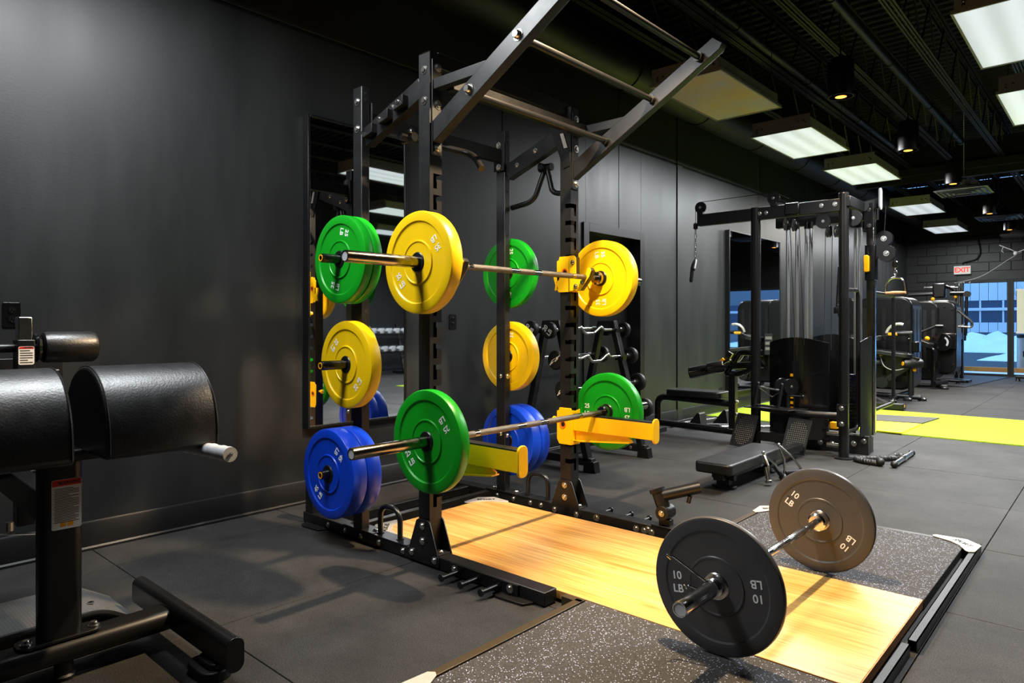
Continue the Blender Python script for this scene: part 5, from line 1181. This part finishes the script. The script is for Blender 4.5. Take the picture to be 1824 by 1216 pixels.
# machine legs entering the frame at the right edge
e = thing('rowing_machine', 'black rowing machine frame entering at the right edge before the glass', 'exercise machine', (2.6, 16.6, 0))
q = MB(); q.box2((2.22, 16.9, .05), (3.4, 16.98, .10)); q.lathe([(.05, 0), (.03, .05)], (2.26, 16.94, 0), (0, 0, 1), 12); q.tube([(2.9, 16.9, .08), (3.1, 17.6, .9)], .04, 10); mk(q, 'frame', M['steel2'], e, bev=.004)
pad(e, (2.48, 16.3, .57), (.16, .12, .12), (0, 0, 0), 'seat', 'plastic'); q = MB(); q.tube([(2.5, 16.3, .58), (3.2, 16.4, .62)], .02, 10); q.tube([(3.2, 16.4, .62), (3.2, 16.4, .0)], .03, 10); mk(q, 'arm', M['steel2'], e)

# ------------------------------------------------------------------ ceiling fixtures
pan0 = None
def panel(x, y, lit, lab):
    e = thing('ceiling_light', lab, 'ceiling light', (x, y, 3.05), None)
    w, l, z = .61, 1.22, 3.05
    q = MB(); q.box2((x+.03, y+.02, z+.012), (x+w-.03, y+l-.02, z+.115)); mk(q, 'housing', M['fixture'], e, bev=.004)
    q = MB(); t = .014
    for a, b in (((x, y, z-.006), (x+w, y+t, z+.018)), ((x, y+l-t, z-.006), (x+w, y+l, z+.018)), ((x, y+t, z-.006), (x+t, y+l-t, z+.018)), ((x+w-t, y+t, z-.006), (x+w, y+l-t, z+.018))): q.box2(a, b)
    mk(q, 'frame', M['fixture'], e, bev=.001)
    q = MB(); q.box2((x+t, y+t, z), (x+w-t, y+l-t, z+.004)); mk(q, 'diffuser', M['diffuser'] if lit else M['deaddiff'], e)
    q = MB(); q.box2((x+.02, y+.001, z+.02), (x+w-.02, y+.006, z+.135)); ep = mk(q, 'end_flange', M['fixture'], e, bev=.001)
    bolts([(x+.07, y+.001, z+.06), (x+.12, y+.001, z+.06), (x+.07, y+.001, z+.035), (x+w-.08, y+.001, z+.07), (x+w-.13, y+.001, z+.07), (x+w-.06, y+.001, z+.05)], (0, -1, 0), ep, r=.008, h=.004, name='rivet')
    for px, py in ((x+.08, y+.05), (x+w-.08, y+.05), (x+.08, y+l-.05), (x+w-.08, y+l-.05)): q = MB(); q.tube([(px, py, z+.11), (px+.01, py, 3.64)], .003, 5); mk(q, 'hanger_wire', M['void'], e)
    return e
plab = ['unlit ceiling panel with yellowed diffuser behind the pull-up arm', 'lit ceiling panel, second from the rack in the left row', 'lit ceiling panel above the side post of the cable station', 'warm toned lit ceiling panel just right of the cable station top', 'smallest lit ceiling panel near the far wall', 'large lit ceiling panel in the upper right corner', 'lit ceiling panel cut by the right edge below the large one',
        'lit ceiling panel near the left wall above the padded machine', 'unseen ceiling panel added for general room light on the right, nearer one', 'unseen ceiling panel added for general room light on the right, far row', 'lit ceiling panel beyond the air diffusers on the right', 'unseen ceiling panel added to brighten the dumbbell rack across the room']
for (x, y, c), lab in zip(PANELS, plab): panel(x, y, c is not None, lab)
plabs = ['largest black cylinder pendant with warm lamp, high at the right', 'black cylinder pendant, second largest, with warm lamp', 'black cylinder pendant hanging before the pale square air diffuser', 'small black cylinder pendant before the dark slotted air diffuser', 'smallest black cylinder pendant near the exit sign', 'black cylinder pendant directly above the lifting platform']
for (x, y), lab in zip(PENDANTS+[(2.32, 2.55)], plabs):
    e = thing('pendant_lamp', lab, 'pendant lamp', (x, y, 2.9)); R = .095
    q = MB(); q.lathe([(R-.012, 2.9), (R, 2.9), (R, 3.165), (R-.02, 3.175), (R-.02, 3.195), (.0001, 3.2), ], (x, y, 0), (0, 0, 1), 32); q.lathe([(R-.012, 2.9), (R-.014, 2.95)], (x, y, 0), (0, 0, 1), 32); mk(q, 'shade', M['plastic'], e)
    q = MB(); q.lathe([(.0001, 2.896), (.03, 2.897), (.052, 2.903), (.06, 2.92), (.04, 2.95), (.0001, 2.955)], (x, y, 0), (0, 0, 1), 28); mk(q, 'lamp', M['bulb'], e)
    q = MB(); q.tube([(x, y, 3.2), (x-.01, y, 3.4), (x+.006, y, 4.37)], .006, 6); q.lathe([(.02, 3.18), (.02, 3.22)], (x, y, 0), (0, 0, 1), 10); mk(q, 'hanging_cord', M['void'], e)
def diffuser(x, y, z, s, lab, slotted):
    e = thing('air_diffuser', lab, 'air diffuser', (x, y, z))
    q = MB(); h = s/2
    def sq(r, zz): return [(x-r, y-r, zz), (x+r, y-r, zz), (x+r, y+r, zz), (x-r, y+r, zz)]
    vs = sq(h, z)+sq(h, z+.006)+sq(h*.45, z+.07)+sq(h*.28, z+.07); fs = []
    for i in range(3):
        for j in range(4): fs.append((i*4+j, i*4+(j+1) % 4, (i+1)*4+(j+1) % 4, (i+1)*4+j))
    fs.append((15, 14, 13, 12)); q.add(vs, fs); mk(q, 'plenum', M['greygrip'] if not slotted else M['steel2'], e)
    for k in range(4):
        q = MB(); r = h*(.9-.2*k); r2 = r-h*.06
        for a, b in (((x-r, y-r, z-.012-.006*k), (x+r, y-r2, z-.006*k)), ((x-r, y+r2, z-.012-.006*k), (x+r, y+r, z-.006*k)), ((x-r, y-r2, z-.012-.006*k), (x-r2, y+r2, z-.006*k)), ((x+r2, y-r2, z-.012-.006*k), (x+r, y+r2, z-.006*k))): q.box2(a, b)
        mk(q, 'vane', M['steel2'], e)
    q = MB(); q.lathe([(.10, z+.07), (.10, z+.16), (.0001, z+.16)], (x, y, 0), (0, 0, 1), 20); q.box2((x+.0, y-.05, z+.07), (x+.16, y+.05, z+.14)); mk(q, 'collar', M['plategrey'] if not slotted else M['steel2'], e)
    q = MB(); q.tube([(x, y, z+.15), (x, y, 4.37)], .004, 6); mk(q, 'hanger_wire', M['greygrip'] if not slotted else M['void'], e)
diffuser(2.20, 11.2, 2.96, .62, 'pale square air diffuser hanging behind a pendant lamp', False)
diffuser(2.26, 14.3, 2.96, .66, 'dark slotted square air diffuser hanging further back', True)
q = MB(); q.box2((2.0, 16.6, 2.9), (2.6, 17.2, 2.93)); q.box2((2.15, 16.75, 2.93), (2.45, 17.05, 3.0)); q.tube([(2.3, 16.9, 3.0), (2.3, 16.9, 4.37)], .005, 6); o = mk(q, 'air_diffuser', M['steel2']); tag(o, 'flat dark air diffuser closest to the far wall', 'air diffuser')

# exit sign with its conduit
e = thing('exit_sign', 'lit exit sign with red letters on the dark far wall', 'sign', (1.125, 18.2, 2.27))
q = MB(); q.box2((.965, 18.20, 2.265), (1.285, 18.26, 2.452)); mk(q, 'sign_body', mat('sign_white', (190, 194, 186), .5, emit=(170, 172, 164), estr=.35), e, bev=.004)
text('EXIT', .15, (1.125, 18.198, 2.357), (1, 0, 0), (0, 0, 1), e, mat('exit_red', (255, 40, 30), .5, emit=(255, 52, 36), estr=1.0), bold=.004, depth=.001, spacing=.95)
q = MB(); q.box2((1.05, 18.20, 2.452), (1.20, 18.275, 2.475)); q.tube(path([(1.125, 18.24, 2.47), (1.14, 18.24, 2.53), (1.40, 18.24, 2.58), (1.47, 18.24, 2.72), (1.44, 18.24, 2.95), (1.38, 18.24, 3.2)], .12), .014, 8); mk(q, 'conduit', M['ducts'], e)
# string of small lamps and a track with a ball head over the door
e = thing('string_light', 'white string of small lamps sagging over the glass door', 'string light', (1.6, 18.1, 2.1))
P = path([(1.04, 18.31, 2.10), (1.06, 18.14, 2.08), (1.10, 18.12, 2.09), (1.45, 18.1, 2.16), (1.75, 18.0, 2.34), (2.0, 17.9, 2.52), (2.24, 17.8, 2.66)], .25, 8)
q = MB(); q.tube(P, .006, 6); mk(q, 'cord', M['wire'], e)
for c, r in (((1.07, 18.12, 2.02), .04), ((1.17, 18.11, 2.07), .016), ((1.28, 18.11, 2.07), .016)): knob(e, c, r, 'wire', 'lamp_bulb')
e = thing('track_light', 'white track light arm with ball joint above the string of lamps', 'track light', (2.1, 17.4, 2.6))
q = MB(); q.tube([(1.90, 17.4, 2.79), (2.10, 17.4, 2.68), (2.19, 17.4, 2.615), (2.5, 17.3, 2.72)], .009, 8); mk(q, 'arm', M['wire'], e); knob(e, (2.18, 17.4, 2.60), .045, 'wire', 'ball_joint'); q = MB(); q.tube([(1.97, 17.4, 2.75), (1.94, 17.4, 2.66), (1.975, 17.4, 2.63)], .006, 6); mk(q, 'loose_wire', M['wire'], e)
# notice fixed to the glass
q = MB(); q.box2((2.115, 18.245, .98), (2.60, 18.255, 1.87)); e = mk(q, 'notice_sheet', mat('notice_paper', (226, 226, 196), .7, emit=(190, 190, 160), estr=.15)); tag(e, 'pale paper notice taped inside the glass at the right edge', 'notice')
q = MB(); q.box2((2.10, 18.246, .94), (2.615, 18.256, .98)); q.box2((2.10, 18.246, 1.87), (2.615, 18.256, 1.90)); mk(q, 'tape', M['white'], e)

# ------------------------------------------------------------------ outdoors
q = MB(); q.box2((-40, 18.55, -.25), (50, 20.2, -.02)); o = mk(q, 'path', M['snow']); o['kind'] = 'structure'
q = MB(); q.add([(-40, 20.4, -.06), (50, 20.4, -.06), (50, 42, -.10), (-40, 42, -.10), (-40, 60, -1.6), (50, 60, -1.6)], [(0, 1, 2, 3), (3, 2, 5, 4)]); o = mk(q, 'road', M['asphalt']); o['kind'] = 'structure'
q = MB(); q.box2((-40, 20.2, -.3), (50, 20.42, .085)); o = mk(q, 'kerb', M['concrete'], bev=.01); o['kind'] = 'structure'
from mathutils import noise
def mound(name, x0, x1, y0, y1, hfun, lab, z0=-.08):
    nx, ny = 110, 40; vs = []; fs = []
    for j in range(ny+1):
        for i in range(nx+1):
            x = x0+(x1-x0)*i/nx; y = y0+(y1-y0)*j/ny; u, v = i/nx, j/ny
            h = hfun(x, y)*max(0, math.sin(PI*u))**.5*max(0, math.sin(PI*v))**.7
            h *= 1+.55*noise.noise(V(x*1.4, y*1.4, 0)); h += .10*noise.noise(V(x*3.5, y*3.5, 3))*min(1, h*6)+.05*noise.noise(V(x*8, y*8, 5))*min(1, h*6)
            vs.append((x, y, z0+max(0, h)))
    for j in range(ny):
        for i in range(nx): a = j*(nx+1)+i; fs.append((a, a+1, a+nx+2, a+nx+1))
    q = MB(); q.add(vs, fs); o = mk(q, name, M['snow'], ang=80); tag(o, lab, 'snow'); return o
mound('snow_bank', .05, 9, 27.4, 32.0, lambda x, y: .14+.36*min(1, max(0, (x-.1)/1.0)), 'low front heap of ploughed snow outside the glass door')
mound('snow_bank', -16, 14, 35.5, 41.0, lambda x, y: .56+.12*math.sin(x*1.1+2.6), 'tall back ridge of ploughed snow along the street outside')
bld = thing('office_building', 'pale panelled office building across the street, seen through the glass', 'building', (0, 50, -1.6))
q = MB(); q.box2((-34, 50.2, -1.8), (44, 54, 7)); mk(q, 'facade_wall', mat('facade_base', (120, 126, 134), .7), bld)
for z0, z1 in ((1.27, 1.98), (2.15, 2.59)):
    q = MB(); q.box2((-34, 50.15, z0), (44, 50.2, z1)); mk(q, 'window_band', M['facade_dark'], bld)
    for k in range(26):
        x = -12+k*1.15
        if k == 0: q = MB(); q.box2((0, 0, 0), (.09, .08, 1)); m0 = mk(q, 'mullion', M['facade'], bld, local=True); o = m0
        else: o = m0.copy(); COL.objects.link(o)
        o.location = V(x, 50.08, z0)-V(0, 50, -1.6); o.scale = (1, 1, z1-z0)
q = MB(); q.box2((-34, 50.0, 1.98), (44, 50.2, 2.15)); mk(q, 'ledge', M['facade'], bld)
p0 = None
for z0, z1 in ((.65, 1.27), (2.59, 4.6)):
    for k in range(50):
        x = -12+k*.46
        if p0 is None: q = MB(); q.box2((.012, 0, 0), (.448, .12, 1)); p0 = mk(q, 'wall_panel', M['facade'], bld, local=True); o = p0
        else: o = p0.copy(); COL.objects.link(o)
        o.location = V(x, 50.08, z0+.01)-V(0, 50, -1.6); o.scale = (1, 1, z1-z0-.02)
e = thing('bollard', 'cream coloured bollard standing in the snow outside', 'bollard', (1.95, 21.5, -.06)); q = MB(); q.lathe([(.10, -.06), (.10, .78), (.085, .80)], (1.90, 21.5, 0), (0, 0, 1), 18); mk(q, 'post', M['plategrey'], e); q = MB(); q.lathe([(.104, .80), (.104, .88), (.06, .90), (.0001, .90)], (1.90, 21.5, 0), (0, 0, 1), 18); mk(q, 'cap', M['steel2'], e)
def tree(x, y, h, seed, lab):
    rnd = random.Random(seed); e = thing('bare_tree', lab, 'tree', (x, y, -.1)); q = MB(); q.tube([(x, y, -.1), (x+.05, y, h*.4), (x-.03, y, h*.7)], .07, 8, r2=.035); mk(q, 'trunk', M['bark'], e)
    q = MB()
    def br(p, d, L, r, n):
        p2 = p+d*L; q.tube([p, (p+p2)/2+V(rnd.uniform(-.05, .05), rnd.uniform(-.05, .05), .02), p2], r, 5, r2=r*.5, cap=False)
        if n > 0:
            for _ in range(3): br(p2 if rnd.random() < .6 else p.lerp(p2, .6), (d+V(rnd.uniform(-.8, .8), rnd.uniform(-.8, .8), rnd.uniform(-.2, .6))).normalized(), L*.68, r*.55, n-1)
    for k in range(8): br(V(x, y, h*(.3+.055*k)), V(rnd.uniform(-1, 1), rnd.uniform(-1, 1), .5).normalized(), h*.22, .022, 3)
    mk(q, 'branches', M['bark'], e)['kind'] = 'stuff'
tree(.9, 43.0, 4.6, 4, 'bare dark tree outside beside the office building'); tree(6.5, 43.5, 4.6, 9, 'bare tree outside further along the street, mirrored in the far mirror')

# ------------------------------------------------------------------ across the room, seen in the mirrors
rk = thing('dumbbell_rack', 'black two tier dumbbell rack against the right wall, seen in the wall mirror', 'rack', (8.6, 10.0, 0))
q = MB()
for y in (8.4, 10.0, 11.6): q.box2((8.35, y-.03, 0), (8.95, y+.03, .06)); q.bar((8.55, y, .05), (8.85, y, 1.15), .05, .06)
mk(q, 'frame', M['steel2'], rk)
for z, x in ((.45, 8.55), (.85, 8.68)):
    q = MB(); q.bar((x-.12, 8.3, z), (x-.12, 11.7, z), .05, .03); q.bar((x+.12, 8.3, z+.05), (x+.12, 11.7, z+.05), .05, .03); mk(q, 'shelf_rail', M['steel2'], rk)
db0 = None
for r, (z, x) in enumerate(((.53, 8.55), (.93, 8.68))):
    for k in range(15):
        y = 8.45+k*.22; tier = ('lower', 'upper')[r]; lab = 'hex dumbbell with chrome handle on the %s tier of the rack across the room' % tier
        if db0 is None:
            db0 = thing('dumbbell', lab, 'dumbbell', (0, 0, 0), 'dumbbells on the rack across the room')
            q = MB(); q.tube([(-.09, 0, 0), (.09, 0, 0)], .016, 10); mk(q, 'handle', M['chrome'], db0, local=True)
            for s in (-1, 1): q = MB(); q.lathe([(.0001, .06), (.055, .06), (.066, .075), (.066, .145), (.055, .16), (.0001, .16)], (0, 0, 0), (s, 0, 0), 6); mk(q, 'head', M['greygrip'], db0, local=True, smooth=False)
            o = db0
        else: o = copy_tree(db0)
        o.location = (x, y, z+.06); o['label'] = lab; o['group'] = 'dumbbells on the %s tier across the room' % tier
e = thing('flat_bench', 'black flat weight bench in the middle of the room, seen in the mirror', 'bench', (6.6, 6.9, 0))
pad(e, (6.6, 6.9, .45), (.30, 1.1, .08), (0, 0, .2)); q = MB(); q.box2((6.56, 6.4, .3), (6.64, 7.4, .4)); q.box2((6.35, 6.4, 0), (6.85, 6.48, .06)); q.box2((6.35, 7.32, 0), (6.85, 7.4, .06)); q.box2((6.57, 6.42, 0), (6.63, 6.48, .4)); q.box2((6.57, 7.32, 0), (6.63, 7.38, .4)); mk(q, 'frame', M['steel2'], e, bev=.004)
